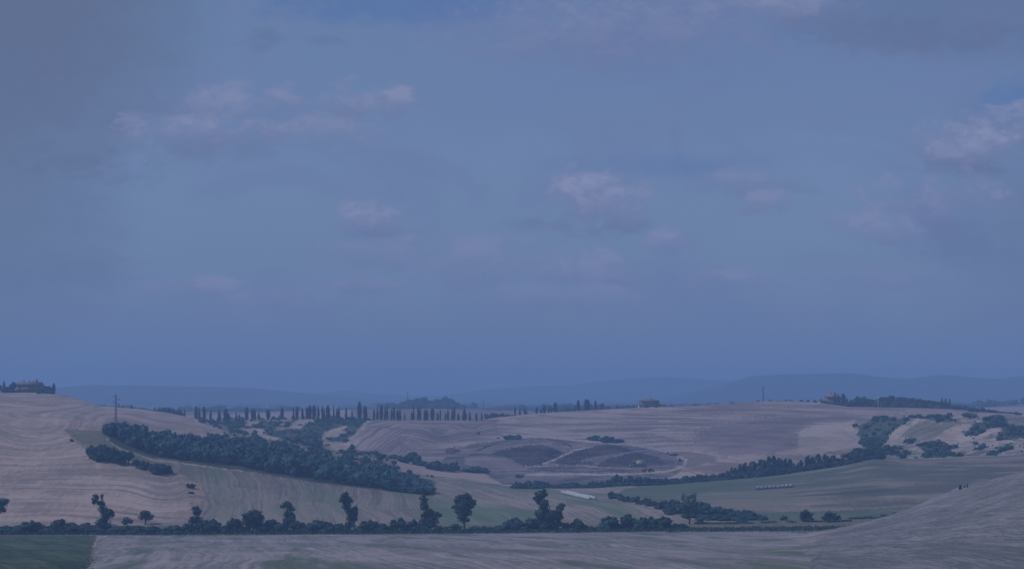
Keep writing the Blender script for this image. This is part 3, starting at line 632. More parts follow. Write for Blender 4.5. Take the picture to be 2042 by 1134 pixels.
for i, (u, t, w, d) in enumerate([(237,802,4.5,1330),(245,806,7,1330),(262.5,807,5.5,1330),(268,811,4,1330),(282,811,4,1335),(288,813,4,1335),(308,811,4,1340),(313,812,5,1340),(317,811,4.5,1340),(368,813,5,1340),(362,820,4,1340),(346,811,4,1350),(357,810,4,1350)]):
    place_tree('cypress_tree', 'cypress%d' % (i % 4), u, t, 0, w, 0, 0, 'small cypress behind the left hill crest, %s from the left' % ORD[i], 'cypress', 'cypresses behind the left crest', CYP, d=d)

# trees traced one by one along the near ditch: lobes as (u, v, half width, half height) in photo pixels at the trunk's distance
def traced(name, u, vb, d, lobes, label, leaf, n=1500, trunk_w=.28, s=.30, lean=0, gap=.5, core=.55, cat='tree', gp=None):
    p = ground(u, d); k = d/F; vg = VH-F*(p.z-ZC)/d
    L = []; rng = random.Random(int(u))
    for (lu, lv, a, b) in lobes:
        L.append(((lu-u)*k, rng.uniform(-.5,.5)*a*k, (vg-lv)*k, a*k*.9, a*k*.88, b*k*.9))
    e = empty(name, p); tag(e, label, cat, gp)
    V, Q = crown(L, n, s, int(u), core, gap); mesh_obj('crown', V, Q, leaf, e)
    h = max(l[2]+l[5] for l in L); limbs(h, L, trunk_w, int(u), lean*k).build('trunk', BARK, e)
    return e
traced('tree', -6, 1052, 615, [(-8,1008,22,14),(4,1000,13,10),(2,1014,14,8),(-14,995,14,10)], 'leafy tree cut off by the left edge of the view', LEAF_MID, 1500)
traced('leaning_tree', 212, 1056, 612, [(193,992,9,7),(200,1003,10,9),(188,999,6,8),(206,1014,12,9),(203,990,4,6),(214,1026,14,12),(209,1040,17,13),(220,1022,8,8),(214,1052,20,9)], 'tall leaning tree with a ragged top in the left part of the ditch hedge', LEAF_DARK, 3000, lean=-10)
traced('tree', 290, 1046, 645, [(290,1026,12,9),(284,1031,9,8),(296,1030,10,9),(290,1021,8,6)], 'small round pale green tree right of the leaning tree', LEAF_PALE, 1100)
traced('tree', 254, 1050, 640, [(254,1036,8,7),(250,1041,6,5),(259,1040,6,5)], 'small sparse bush-like tree between the leaning tree and the round one', LEAF_PALE, 600, .15)
traced('tree', 392, 1056, 612, [(390,1015,9,7),(394,1021,9,8),(390,1035,11,10),(383,1040,10,9),(400,1042,12,10)], 'stubby tree with a knob top beside the slope bank', LEAF_DARK, 1300)
traced('tree', 505, 1057, 605, [(505,1030,19,14),(496,1036,14,14),(516,1036,14,14),(505,1044,22,12),(508,1022,12,7)], 'big round dark tree, widest ball in the hedge left of centre', LEAF_DARK, 2600, core=.75, gap=.3)
traced('tree', 573, 1056, 610, [(572,1005,10,7),(564,1009,8,5),(578,1014,10,8),(573,1025,11,9),(577,1037,14,11),(583,1029,8,8),(572,1045,14,9)], 'mid-height ragged tree right of the big round tree', LEAF_DARK, 1900)
traced('tree', 697, 1056, 612, [(688,987,10,7),(684,996,9,9),(694,997,11,10),(690,1008,12,9),(699,1018,13,10),(702,1032,14,13),(709,1020,7,11),(698,1046,14,9)], 'tall narrow tree stepping to the right, left of centre', LEAF_DARK, 2700, lean=-4)
traced('tree', 857, 1057, 610, [(849,983,6,8),(846,996,9,10),(847,1010,9,12),(860,1025,15,10),(868,1030,11,12),(858,1042,19,13),(847,1026,9,12)], 'narrow poplar-like tree rising from a dense clump at centre left', LEAF_DARK, 2600, lean=-5)
traced('tree', 926, 1055, 612, [(915,995,13,11),(930,991,13,9),(938,1004,13,11),(922,1007,19,13),(912,1010,11,9),(927,1021,17,9),(920,1031,12,9),(926,1036,10,8),(945,1000,7,7)], 'broad crowned tree on a clear trunk at centre', LEAF_MID, 3000, .34, gap=.45)
traced('tree', 1096, 1058, 605, [(1080,985,13,9),(1076,996,11,11),(1084,1004,13,13),(1081,1022,16,15),(1098,1028,20,15),(1117,1012,9,9),(1121,1007,6,6),(1112,1026,13,14),(1096,1044,28,13),(1075,1040,13,13)], 'tallest tree of the hedge, dark two-topped mass right of centre', LEAF_DARK, 4200, .4, core=.72, gap=.35)
traced('tree', 1375, 1045, 640, [(1366,992,11,9),(1382,988,9,8),(1373,1003,15,10),(1376,1016,13,10),(1362,1008,8,8),(1386,1004,9,8),(1372,1028,9,8)], 'thin-leaved tree with visible stems right of centre', LEAF_MID, 1500, .3, core=0, gap=.55)
traced('tree', 1608, 1044, 640, [(1606,1022,10,7),(1613,1026,9,7),(1601,1030,9,8),(1610,1035,13,8)], 'small dark tree standing alone in the right part of the hedge', LEAF_DARK, 1100)
traced('tree', 1655, 1044, 638, [(1656,1024,11,7),(1648,1031,13,8),(1664,1031,12,9),(1656,1037,18,8)], 'low spreading tree right of the small lone tree', LEAF_DARK, 1200)
# hedge bushes of the near ditch: (u, top, width, distance)
HB = [(8,1046,40,608),(35,1045,40,606),(75,1036,44,604),(62,1042,26,607),(92,1046,26,606),(120,1030,32,606),(132,1038,24,608),(147,1038,34,604),(165,1045,24,606),(180,1039,26,610),(192,1046,26,602),(236,1046,36,606),(262,1045,34,603),(284,1047,40,606),(312,1046,36,604),(338,1046,34,606),(356,1044,26,604),
 (372,1039,30,606),(412,1034,26,608),(425,1029,37,603),(447,1044,24,606),(463,1031,34,604),(482,1045,24,608),(540,1031,32,606),(528,1042,26,604),(558,1036,26,607),(600,1037,30,606),(618,1041,24,604),(632,1033,34,606),(655,1038,30,604),(675,1041,26,607),(724,1043,26,606),(747,1035,38,604),(770,1041,28,607),
 (795,1028,26,604),(812,1041,26,606),(832,1031,24,608),(884,1043,26,606),(900,1043,28,603),(944,1046,26,607),(968,1046,24,606),(1000,1044,32,606),(1018,1037,30,604),(1033,1026,36,606),(1058,1030,28,606),(1046,1040,30,603),(1134,1040,24,606),(1153,1030,25,605),(1172,1046,20,604),(1196,1046,20,606),(1212,1026,34,606),(1234,1040,24,608),
 (1253,1021,26,607),(1270,1032,26,604),(1290,1026,32,606),(1306,1036,24,604),(1322,1027,32,606),(1342,1041,20,608),(1360,1042,22,610),(1393,1033,17,640),(1411,1040,22,640),(1430,1040,30,640),(1458,1042,30,640),(1484,1040,30,640),(1563,1026,11,650),(1580,1040,18,640),(1534,1038,26,640),(1630,1038,20,640),(1684,1034,20,640),(1700,1030,18,650),(1714,1033,18,650),(1733,1027,22,650),(1752,1029,20,650),(1770,1026,22,655),(1788,1024,20,660)]
for i, (u, t, w, d) in enumerate(HB):
    if u < 40: ref = 'at the left end of the ditch hedge'
    else:
        marks = [(212,'the leaning tree'),(290,'the small round pale tree'),(392,'the knob-topped tree'),(505,'the big round tree'),(573,'the ragged mid-height tree'),(697,'the stepped narrow tree'),(857,'the poplar-like tree'),(926,'the broad crowned tree'),(1096,'the two-topped tallest tree'),(1375,'the thin-leaved tree'),(1608,'the small lone tree'),(1655,'the low spreading tree')]
        mu, mn = min(marks, key=lambda q: abs(q[0]-u)); side = [x for x in HB if min(marks, key=lambda q: abs(q[0]-x[0]))[1] == mn and (x[0] < mu) == (u < mu)]
        side.sort(key=lambda x: abs(x[0]-mu)); k = side.index((u, t, w, d)); ref = ('next to ' if k == 0 else ORD[k]+' from ')+mn+(' on its left' if u < mu else ' on its right')
    sz = 'tall' if (1060-t) > 28 else ('low' if (1060-t) < 18 else 'rounded')
    place_tree('hedge_bush', 'bush%d' % (i % 6), u, t-1, 0, w*1.1, 0, 0, '%s bush in the ditch hedge, %s' % (sz, ref) if u >= 40 else ('%s dark bush %s' % ('wide' if i else 'outermost', ref)), 'bush', 'bushes of the ditch hedge', (LEAF_DARK, LEAF_DARK, LEAF_MID)[i % 3] if u < 1400 else (LEAF_MID, LEAF_DARK)[i % 2], d=d, sink=.3)
# low growth along the ditch foot: reeds, brambles nobody could count
def ground_scrub(name, pts, n, s, h, mat, label, seed, dspread=3.0, cat='undergrowth'):
    rng = np.random.default_rng(seed); Vs = []; u = np.array([p[0] for p in pts], float); d = np.array([p[1] for p in pts], float)
    for _ in range(n):
        uu = rng.uniform(u.min(), u.max()); dd = np.interp(uu, u, d)+rng.normal()*dspread; p = ground(uu, dd); hh = h*rng.uniform(.5, 1.2)
        a = rng.uniform(0, 6.28); dx, dy = math.cos(a)*s*rng.uniform(.6,1.4), math.sin(a)*s; z = p.z-.15; l = rng.normal()*.25
        Vs += [(p.x-dx,p.y-dy,z),(p.x+dx,p.y+dy,z),(p.x+dx*.6+l,p.y+dy*.5,z+hh),(p.x-dx*.5+l,p.y-dy*.6,z+hh*rng.uniform(.6,1.1))]
    o = mesh_obj(name, Vs, np.arange(len(Vs)).reshape(-1,4), mat); tag(o, label, cat, kind='stuff'); return o
ground_scrub('undergrowth', [(-500,604),(1360,603)], 7600, .5, 1.15, LEAF_DARK, 'dark brambles filling the foot of the ditch hedge', 1)
ground_scrub('reeds', [(-500,596),(1400,596),(1850,597)], 6000, .25, .9, LEAF_PALE, 'pale reeds and dry grass along the near edge of the ditch', 2, 2.0)
ground_scrub('rough_grass', [(1330,600),(1850,600)], 5000, .4, .8, LEAF_PALE, 'grey green rough grass along the right part of the ditch', 12, 6.0)
# second line behind the ditch at right, and the branch hedge
SL = [(1225,975,20,760),(1238,982,22,745),(1252,986,20,735),(1265,984,18,730),(1283,990,20,715),(1300,994,22,705),(1318,997,22,695),(1328,994,26,690),(1345,991,30,680),(1362,998,26,676),(1390,997,34,672),(1404,1001,30,670),(1418,1004,34,668),(1436,1006,30,666),(1452,1010,34,664),(1468,1013,30,662),(1484,1014,34,658),(1500,1017,34,656),(1514,1024,24,654),(1380,1008,30,664),(1340,1005,26,674),(1440,1020,30,655),(1475,1026,30,650),(1410,1022,30,655)]
for i, (u, t, w, d) in enumerate(SL):
    pos = ordn(sorted((x[0], x[1]) for x in SL).index((u, t)))+' from the left'
    place_tree('hedge_bush', 'bush%d' % ((i*2+1) % 6), u, t, 0, w*1.15, 0, 0, 'dark bush in the slanting hedge behind the thin-leaved tree, '+pos, 'bush', 'bushes of the slanting hedge', (LEAF_DARK, LEAF_MID)[i % 2], d=d, sink=.3)
# stream-side line of trees: (u, top, width)
rs = random.Random(3); ST = []
top_k = [1022,962,1035,958,1060,957,1072,951,1085,962,1105,959,1125,964,1140,957,1160,962,1175,954,1195,962,1210,952,1220,947,1240,945,1260,949,1280,947,1300,952,1330,952,1360,948,1400,944,1430,944,1450,938,1470,926,1500,916,1530,909,1545,907,1570,912,1590,918,1610,907,1640,904,1660,906,1680,912,1710,903,1735,898,1750,896]
tu, tv = top_k[0::2], top_k[1::2]; u = 1026; i = 0
while u < 1752:
    w = rs.uniform(13, 20); t = float(np.interp(u, tu, tv))+rs.uniform(-2.5, 2.5); vb = float(np.interp(u, [1020,1200,1340,1450,1560,1680,1740],[972,974,969,957,945,926,915]))
    d = float(np.interp(u, [1020,1200,1340,1450,1560,1680,1740],[856,866,866,866,858,858,858])); key = ('tall%d' % (i % 4)) if (1215 < u < 1320 or u > 1470) and i % 3 else 'bush%d' % (i % 6)
    if key[0] == 't': w = 13
    ST.append((u, key, t, vb, w*1.15, d+rs.uniform(-3, 5), i)); ST.append((u+5, 'bush%d' % ((i+3) % 6), (t*.45+vb*.55)-2, vb, 18, d-4, i+1))
    u += rs.uniform(8, 13); i += 1
for (nm, lo_, hi_) in (('left', 0, 1215), ('middle', 1215, 1470), ('right', 1470, 9999)):
    for q, (u, key, t, vb, w, d, i) in enumerate(sorted(x for x in ST if lo_ <= x[0] < hi_)):
        place_tree('streamside_tree', key, u, t, vb, w, 0, 0, '%s dark tree in the %s part of the stream-side line, %s from its left' % ('low' if vb-t < 14 else 'tall', nm, ordn(q)), 'tree', 'stream trees, %s part' % nm, (LEAF_DARK, LEAF_MID)[i % 2], d=d, sink=.3)
# wood in the gully: one mass of crowns
def wood(name, spots, label, seed, leaf, cat='wood'):
    Vs = []; Qs = []; n0 = 0; rng = random.Random(seed); bank = [crown([(rng.uniform(-.2,.2), rng.uniform(-.2,.2), rng.uniform(.45,.72), rng.uniform(.2,.3), rng.uniform(.2,.3), rng.uniform(.2,.28)) for _ in range(5)]+[(0,0,.4,.38,.38,.36)], 420, .06, seed+q, .8, .4) for q in range(7)]
    for (p, h, w) in spots:
        V, Q = bank[rng.randrange(7)]; a = rng.uniform(0, 6.28); R = np.array([[math.cos(a),-math.sin(a),0],[math.sin(a),math.cos(a),0],[0,0,1]])
        V = (V@R.T)*np.array([w, w, h])+np.array([p.x, p.y, p.z-.4]); Vs.append(V); Qs.append(Q+n0); n0 += len(V)
    o = mesh_obj(name, np.concatenate(Vs), np.concatenate(Qs), leaf); tag(o, label, cat, kind='stuff'); return o
front = ([210,240,300,400,500,600,700,800,860],[878,890,911,925,940,956,969,980,986]); fd = ([210,300,400,500,600,700,800,860],[800,786,780,776,770,770,770,777])
topw = ([208,225,260,300,350,400,450,500,550,600,640,680,700,750,800,830,850,866],[846,838,841,842,847,853,863,869,874,880,878,894,898,908,925,940,955,966])
sp = []; rw = random.Random(9)
for _ in range(620):
    u = rw.uniform(214, 856); d0 = np.interp(u, *fd); d = d0+4+rw.random()*rw.choice((1,1,1))*(np.interp(u, [210,300,700,800,860],[62,80,90,70,8])); p = ground(u, d)
    vg = VH-F*(p.z-ZC)/d; tlim = float(np.interp(u, *topw)); h = rw.choice((rw.uniform(4.5, 7.5), rw.uniform(7, 10.5)))*(1 if u < 780 else .8); h = min(h, (vg-tlim+rw.uniform(-1, 4))/F*d)
    if h < 2.5: continue
    sp.append((p, h, rw.uniform(4, 9.5)))
wood('woodland', sp, 'dense dark wood filling the gully below the left hill', 4, LEAF_DARK)
# smaller clump below the hollow
CL = [(184,884,20,912),(197,881,26,915),(212,884,26,918),(228,888,26,921),(243,894,24,924),(256,898,22,926),(205,895,26,920),(235,902,22,926),(190,896,22,916),(272,912,22,933),(288,915,20,936),(300,922,18,939),(314,920,28,944),(328,921,26,944),(336,926,16,943)]
for i, (u, t, w, b) in enumerate(CL):
    place_tree('field_tree', 'round%d' % (i % 6) if i % 2 else 'bush%d' % (i % 6), u, t, b, w, 640, 800, 'dark tree in the clump between stubble and green hollow, %s from its left' % ORD[sorted(c[0] for c in CL).index(u)], 'tree', 'trees of the small clump', LEAF_DARK, sink=.3)
for i, (u, t, w, b, lab) in enumerate([(380,962,13,974,'lone dark bush on the bank right of the stubble'),(381,978,9,984,'smaller bush just below the lone bank bush'),(144,874,7,881,'tiny bush on the stubble left of the hollow')]):
    place_tree('field_bush', 'bush%d' % i, u, t, b, w, 640, 880, lab, 'bush', None, LEAF_MID)
for i, (u, t, w, b, lab) in enumerate([(1023,865,24,875,'grey-green bush on the left rim of the burnt bowl'),(994,870,5,874,'tiny dark bush left of the grey-green rim bush'),(953,860,6,865,'small bush on the central field, right of its middle'),
     (1182,866,20,877,'dark round bush on the upper rim of the bowl'),(1212,867,24,881,'dark bush right of the round rim bush'),(1232,873,20,881,'low bush at the right end of the rim bushes'),(1199,871,6,880,'thin little bush between the two rim bushes'),
     (1343,901,12,908,'bush on the right end of the bowl rim'),(1356,911,5,919,'small dark bush below the right rim bush'),(1331,900,6,904,'tiny bush left of the right rim bush'),(1035,944,15,952,'small bush on the pale strip end'),
     (822,897,27,921,'tall bush at the near end of the pale strip'),(806,905,20,922,'bush left of the tall pale strip bush'),(838,912,24,928,'bush right of the tall pale strip bush'),
     (862,921,20,936,'low bush on the pale strip edge, first of a row'),(878,916,30,938,'big dark bush on the pale strip edge'),(898,919,26,939,'dark bush right of the big strip bush'),(909,916,12,938,'narrow upright bush on the pale strip edge'),(933,931,26,941,'flat bush on the pale strip edge'),(952,925,24,942,'rounded bush second from the right on the strip edge'),(967,931,16,943,'last bush at the right end of the strip edge'),
     (700,895,20,905,'bush at the back of the wood below the pale bank'),(760,902,22,912,'bush behind the wood at the foot of the central field'),(785,904,20,914,'bush behind the wood right of the field foot')]):
    place_tree('field_bush', 'bush%d' % (i % 6), u, t, b, w*1.1, 900, 1240, lab, 'bush', None, (LEAF_MID, LEAF_DARK)[i in (3,4,5,11,12,13,14,15,16,17,18,19,20)], sink=.2)
# belts of trees on the crests
def belt(name, u0, u1, step, topk, d, label, group, w=(12,18), leafs=None, seed=1, keys=('round','bush')):
    r = random.Random(seed); u = u0; i = 0
    while u < u1:
        t = float(np.interp(u, topk[0::2], topk[1::2]))+r.uniform(-1.3,1.3); ww = r.uniform(*w)
        place_tree(name, keys[i % len(keys)]+str(i % 6 if keys[i % len(keys)] != 'tall' else i % 4), u, t, 0, ww, 0, 0, label+', '+ordn(i)+' from the left', 'tree', group, (leafs or (LEAF_DARK, LEAF_MID))[i % 2], d=(d(u) if callable(d) else d)+r.uniform(-8, 8), sink=.5)
        u += r.uniform(step*.7, step*1.3); i += 1
belt('belt_tree', 1706, 1912, 6.0, [1706,791,1718,787,1730,792,1748,796,1760,788,1775,786,1800,789,1830,792,1850,796,1880,799,1912,808], lambda u: 1412, 'dark leafy tree in the belt right of the hipped roof house', 'tree belt right of the house', (14,22), seed=2)
belt('belt_tree', 1755, 1900, 9, [1755,797,1830,800,1900,809], lambda u: 1404, 'lower front tree in the belt right of the hipped roof house', 'tree belt right of the house', (12,16), seed=12, leafs=(LEAF_MID, LEAF_PALE))
belt('belt_tree', 1908, 2040, 6.5, [1905,806,1920,805,1940,811,1968,811,1972,812,1985,816,2000,818,2040,821], lambda u: 1410, 'low tree in the tapering end of the right hand belt', 'tapering end of the right belt', (8,14), seed=3, keys=('bush','round'))
belt('hilltop_tree', 786, 924, 5.0, [780,808,800,800,815,794,830,791,846,791,852,797,862,797,870,795,880,791,886,789,895,792,905,797,915,803,926,810], lambda u: 2290, 'dark tree of the isolated wood on the far rise', 'trees of the isolated far wood', (14,19), seed=4)
belt('hilltop_tree', 796, 918, 7.5, [780,812,815,804,850,803,890,802,926,813], lambda u: 2240, 'lower front tree of the isolated wood on the far rise', 'trees of the isolated far wood', (14,18), seed=14)
belt('crest_tree', 318, 366, 4.5, [318,812,328,809,340,812,348,812,366,818], lambda u: 1345, 'tree behind the left hill crest beside the small cypresses', 'trees behind the left crest', (8,12), seed=5)
belt('crest_tree', 284, 316, 4.5, [284,814,316,816], lambda u: 1345, 'low tree in the thin line behind the left hill crest', 'low trees behind the left crest', (5,8), seed=6, keys=('bush',))
belt('crest_tree', 970, 1030, 6, [970,823,985,822,1000,823,1015,824,1030,826], lambda u: 1440, 'dark tree in the dip behind the central crest', 'trees in the dip', (9,13), seed=7)
belt('crest_tree', 1110, 1225, 5.5, [1110,812,1128,809,1145,809,1178,804,1190,806,1202,803,1212,808,1225,811], lambda u: 1800, 'blue-green tree behind the cypresses on the right crest', 'far trees behind the crest', (8,13), seed=8)
belt('crest_tree', 1234, 1290, 5, [1234,807,1255,805,1275,806,1290,808], lambda u: 1800, 'tree left of the flat-roofed long farmhouse on the crest', 'trees left of the long farmhouse', (8,12), seed=9)
belt('crest_tree', 1306, 1352, 4.6, [1306,803,1320,803,1332,806,1340,805,1352,808], lambda u: 1500, 'tree sloping down right of the long farmhouse', 'trees right of the long farmhouse', (7,11), seed=10)
belt('crest_tree', 1194, 1232, 6.5, [1194,813,1232,812], lambda u: 1412, 'small round orchard tree on the crest near the farmhouse', 'orchard trees on the crest', (6,8), leafs=(LEAF_PALE, LEAF_MID), seed=11, keys=('bush',))
for i, (u, t, w, lab) in enumerate([(1388,804,12,'spreading bush on the right crest line'),(1429,802.5,9,'rounded bush on the crest, left of the box-shaped one'),(1461,801,11,'box-shaped dark bush on the right crest'),(1512,797,7,'bush at the foot of the right hand pylon'),(1536,796,7,'small bush right of the right hand pylon'),
     (1568,795,6,'low bush on the highest crest, left one'),(1577,796,6,'low bush on the highest crest, right one'),(1598,795,6,'small crest bush between pylon and house'),(1610,796,6,'second crest bush left of the house'),(1625,796,8,'low crest bush nearest the house on its left'),(1637,793,6,'upright bush touching the left side of the house'),
     (1644,797,14,'bush in the garden left below the house'),(1653,801,13,'low garden bush below the house front'),(1672,799,15,'low garden bush under the cypresses'),(1688,802,15,'garden bush right under the cypresses'),(1307,801,13,'bush hiding the right part of the long farmhouse'),(1290,805,10,'low bush in front of the long farmhouse')]):
    place_tree('crest_bush', 'bush%d' % (i % 6), u, t, 0, w, 0, 0, lab, 'bush', None, (LEAF_MID, LEAF_DARK)[i in (2,10)], d=1404 if i < 11 else 1386, sink=.2)
# left farm trees
fz = 1235
for (key, u, t, w, lab, cat, leaf, dd) in [('conifer0',7.6,756.5,13,'pointed conifer left of the brick farmhouse','conifer',CYP,0),('cypress5',74,755,4.5,'thin spire cypress standing behind the farmhouse roof','cypress',CYP,30),('cypress2',107.5,763,6,'column cypress at the right end of the farm trees','cypress',CYP,0),
    ('round0',25,760,17,'rounded tree touching the left end of the farmhouse','tree',LEAF_DARK,0),('round1',-4,765,16,'tree at the left edge beyond the conifer','tree',LEAF_DARK,0),('round2',14,770,12,'low tree between the conifer and the rounded tree','tree',LEAF_MID,0),
    ('bush4',88,766,12,'dark tree just right of the farmhouse','tree',LEAF_DARK,0),('bush5',97,766.5,13,'second dark tree right of the farmhouse','tree',LEAF_MID,0),('bush2',83,772,9,'bush filling the gap right of the farmhouse wall','bush',LEAF_DARK,0),('bush3',102,770,10,'bush at the foot of the column cypress','bush',LEAF_MID,0),('bush1',76,768,9,'climbing bush against the right part of the farmhouse wall','bush',LEAF_DARK,-8)]:
    place_tree('farm_tree', key, u, t, 0, w, 0, 0, lab, cat, None, leaf, d=fz+dd, sink=.2)
# gully scrub (uncountable): small bushes merged, laid by region
def scrub(name, reg, lo, hi, n, s, label, seed, leaf, ulim=(-600, 2600)):
    rng = np.random.default_rng(seed); k = names.index(reg); mk = (REG == k) & (D2 > lo) & (D2 < hi) & (U2 > ulim[0]) & (U2 < ulim[1]); ii = np.argwhere(mk); ii = ii[rng.integers(0, len(ii), n)]
    B = [crown([(rng.uniform(-.3,.3), rng.uniform(-.3,.3), rng.uniform(.2,.5), .35, .35, .35) for _ in range(3)], 110, .15, seed+q, .75, .4, False) for q in range(5)]
    Vs = []; Qs = []; n0 = 0
    for (a, b) in ii:
        V, Q = B[rng.integers(5)]; h = s*rng.uniform(.3, 1.0)**1.0*rng.choice((.8, 1.2, 1.9)); V = V*np.array([h*1.2, h*1.2, h])+np.array([X2[a,b]+rng.uniform(-1,1), D2[a,b]+rng.uniform(-1,1), Z[a,b]+ZC-.2]); Vs.append(V); Qs.append(Q+n0); n0 += len(V)
    o = mesh_obj(name, np.concatenate(Vs), np.concatenate(Qs), leaf); tag(o, label, 'scrub', kind='stuff')
scrub('gully_scrub', 'scrub_gully', 900, 1345, 1300, 1.9, 'blue-green scrub in the gullies of the eroded slope at right', 3, LEAF_MID, (1600, 2200))
scrub('gully_scrub', 'scrub_gully', 900, 1345, 900, 1.9, 'scrub covering the broken ground behind the wood', 4, LEAF_MID, (400, 900))
scrub('gully_scrub', 'eroded_slope', 900, 1345, 140, 1.5, 'scattered low scrub on the pale eroded mounds', 5, LEAF_MID, (1700, 2200))
scrub('gully_scrub', 'scrub_slope', 900, 1345, 420, 2.4, 'loose scrub on the slope below the cypress avenue', 6, LEAF_MID)
scrub('roadside_scrub', 'far_field', 1500, 1800, 60, 2.5, 'scattered scrub in the pale far field behind the cypresses', 7, LEAF_MID, (380, 720))
# far plain: dots of trees along the horizon
rp = random.Random(8); fs = []
for _ in range(500):
    u = rp.uniform(-200, 2300); d = rp.choice((2600,3000,3500,4000,4500))+rp.uniform(-200,200); p = ground(u, d); fs.append((p, rp.uniform(6,13), rp.uniform(14,50)))
for _ in range(80):
    u = rp.uniform(1900, 2300); p = ground(u, 2420+rp.uniform(-30,30)); fs.append((p, rp.uniform(8,13), rp.uniform(12,20)))
wood('plain_woodland', fs, 'hazy rows of trees dotting the far plain', 6, LEAF_MID)

# ------------------------------------------------------------------ buildings
BRICK = mat_plain('brick_wall', (.23,.14,.12), .9, .2, .8); STONE = mat_plain('stone_wall', (.15,.125,.12), .9, .2, .7); TILE = mat_plain('roof_tile', (.22,.14,.12), .85, .25, 1.2)
TILE_P = mat_plain('weathered_tile', (.16,.12,.11), .85, .25, 1.2); DARKW = mat_plain('dark_opening', (.02,.02,.025), .4, .1, 1); FRAME = mat_plain('painted_frame', (.24,.21,.18), .7, .1, 1)
SHUT = mat_plain('green_shutter', (.04,.07,.05), .7, .1, 1); WHITE = mat_plain('white_plaster', (.62,.60,.56), .85, .1, .6)
def win(parent, x, y, z, w, h, shutter=True, name='window'):
    f = MB(); f.box((x, y-.03, z), (w, .10, h)); o = f.build(name, DARKW, parent)
    fr = MB(); fr.box((x, y-.07, z+h/2+.05), (w+.24, .16, .10)); fr.box((x, y-.09, z-h/2-.06), (w+.3, .22, .12)); fr.box((x-w/2-.06, y-.07, z), (.12, .16, h-.004)); fr.box((x+w/2+.06, y-.07, z), (.12, .16, h-.004)); fr.box((x, y-.1, z), (.07, .06, h-.01))
    fr.build('frame', FRAME, o)
    if shutter:
        for s in (-1, 1): sh = MB(); sh.box((x+s*(w/2+.42), y-.05, z), (.55, .08, h)); sh.build('shutter', SHUT, o)
def gable_roof(mb, x0, x1, y0, y1, z, hr, ov=.5, hip=0.0, th=.22):
    ym = (y0+y1)/2; a = [(x0-ov,y0-ov,z),(x1+ov,y0-ov,z),(x1+ov,y1+ov,z),(x0-ov,y1+ov,z),(x0-ov+hip,ym,z+hr),(x1+ov-hip,ym,z+hr)]
    V = a+[(p[0],p[1],p[2]-th) for p in a[:4]]
    mb.add(V, [(0,1,5,4),(2,3,4,5),(3,0,4,4),(1,2,5,5),(6,9,8,7),(0,6,7,1),(1,7,8,2),(2,8,9,3),(3,9,6,0)])
def house(name, p, W, Dp, H, hr, wallm, roofm, label, wins, rz=0, hip=0.0, chim=((.3,0),), doors=(), pent=None):
    e = empty(name, p, rz); tag(e, label, 'house')
    b = MB(); b.box((0, Dp/2, H/2-.75), (W, Dp, H+1.5))
    if not hip:
        V = [(-W/2,0,H),(-W/2,Dp,H),(-W/2,Dp/2,H+hr*.93),(W/2,0,H),(W/2,Dp,H),(W/2,Dp/2,H+hr*.93)]; b.add(V, [(0,2,1,1),(3,4,5,5)])
    b.build('wall', wallm, e)
    r = MB(); gable_roof(r, -W/2, W/2, 0, Dp, H+.1, hr, .55, hip); ro = r.build('roof', roofm, e)
    for (cx, cy) in chim:
        c = MB(); c.box((cx*W, Dp*.5+cy, H+hr+.35), (.8,.7,1.5)); c.box((cx*W, Dp*.5+cy, H+hr+1.18), (1.05,.95,.16)); c.build('chimney', wallm, ro)
    for (x, z, w, h) in wins: win(e, x*W, 0, z, w, h)
    for (x, w, h) in doors:
        d = MB(); d.box((x*W, -.04, h/2), (w, .12, h)); do = d.build('door', SHUT, e)
        fr = MB(); fr.box((x*W, -.08, h+.09), (w+.3, .18, .18)); fr.build('lintel', FRAME, do)
    if pent:
        (x0, x1, zt, dep) = pent; q = MB(); q.box(((x0+x1)/2*W, -dep/2-.01, zt/2-.5), ((x1-x0)*W, dep, zt+1)); ex = q.build('annex', wallm, e)
        t = MB(); t.add([(x0*W-.4,-dep-.5,zt),(x1*W+.4,-dep-.5,zt),(x1*W+.4,-.02,zt+1.0),(x0*W-.4,-.02,zt+1.0),(x0*W-.4,-dep-.5,zt-.15),(x1*W+.4,-dep-.5,zt-.15),(x1*W+.4,-.02,zt+.85),(x0*W-.4,-.02,zt+.85)],
            [(0,1,2,3),(7,6,5,4),(0,4,5,1),(1,5,6,2),(2,6,7,3),(3,7,4,0)]); t.build('annex_roof', roofm, ex)
        o = MB(); o.box(((x0+x1)/2*W, -dep-.03, zt*.45), ((x1-x0)*W*.6, .08, zt*.55)); o.build('opening', DARKW, ex)
    return e
pL = ground(56, 1243)
kL = 1243/F
house('farmhouse', pL, 47*kL, 9, 15.5*kL, 1.7, BRICK, TILE_P, 'long brick farmhouse with a flat tiled roof on the left hill', [(-.38,4.4,1,1.3),(-.18,4.4,1,1.3),(.05,4.4,1,1.3),(.22,4.4,1,1.3),(.42,4.4,1,1.3),(.36,1.7,1,1.3),(-.4,1.7,1,1.3)], chim=((-.25,0),(-.02,.6),(.18,-.5)), doors=((.26,1.2,2.2),), pent=(-.2,.17,2.6,3.0))
pR = ground(1662, 1396); kR = 1396/F
house('country_house', pR, 28*kR, 10, 15.5*kR, 2.6, BRICK, TILE, 'red brick house with a hipped tile roof behind cypresses on the right crest', [(-.3,4.8,1,1.4),(-.1,4.8,1,1.4),(.3,4.8,1,1.4),(-.3,1.8,1,1.4),(.3,1.8,1,1.4)], hip=3.5, chim=((-.1,0),(.25,.5)), doors=((0,1.3,2.3),))
pC = ground(1297, 1440); kC = 1440/F
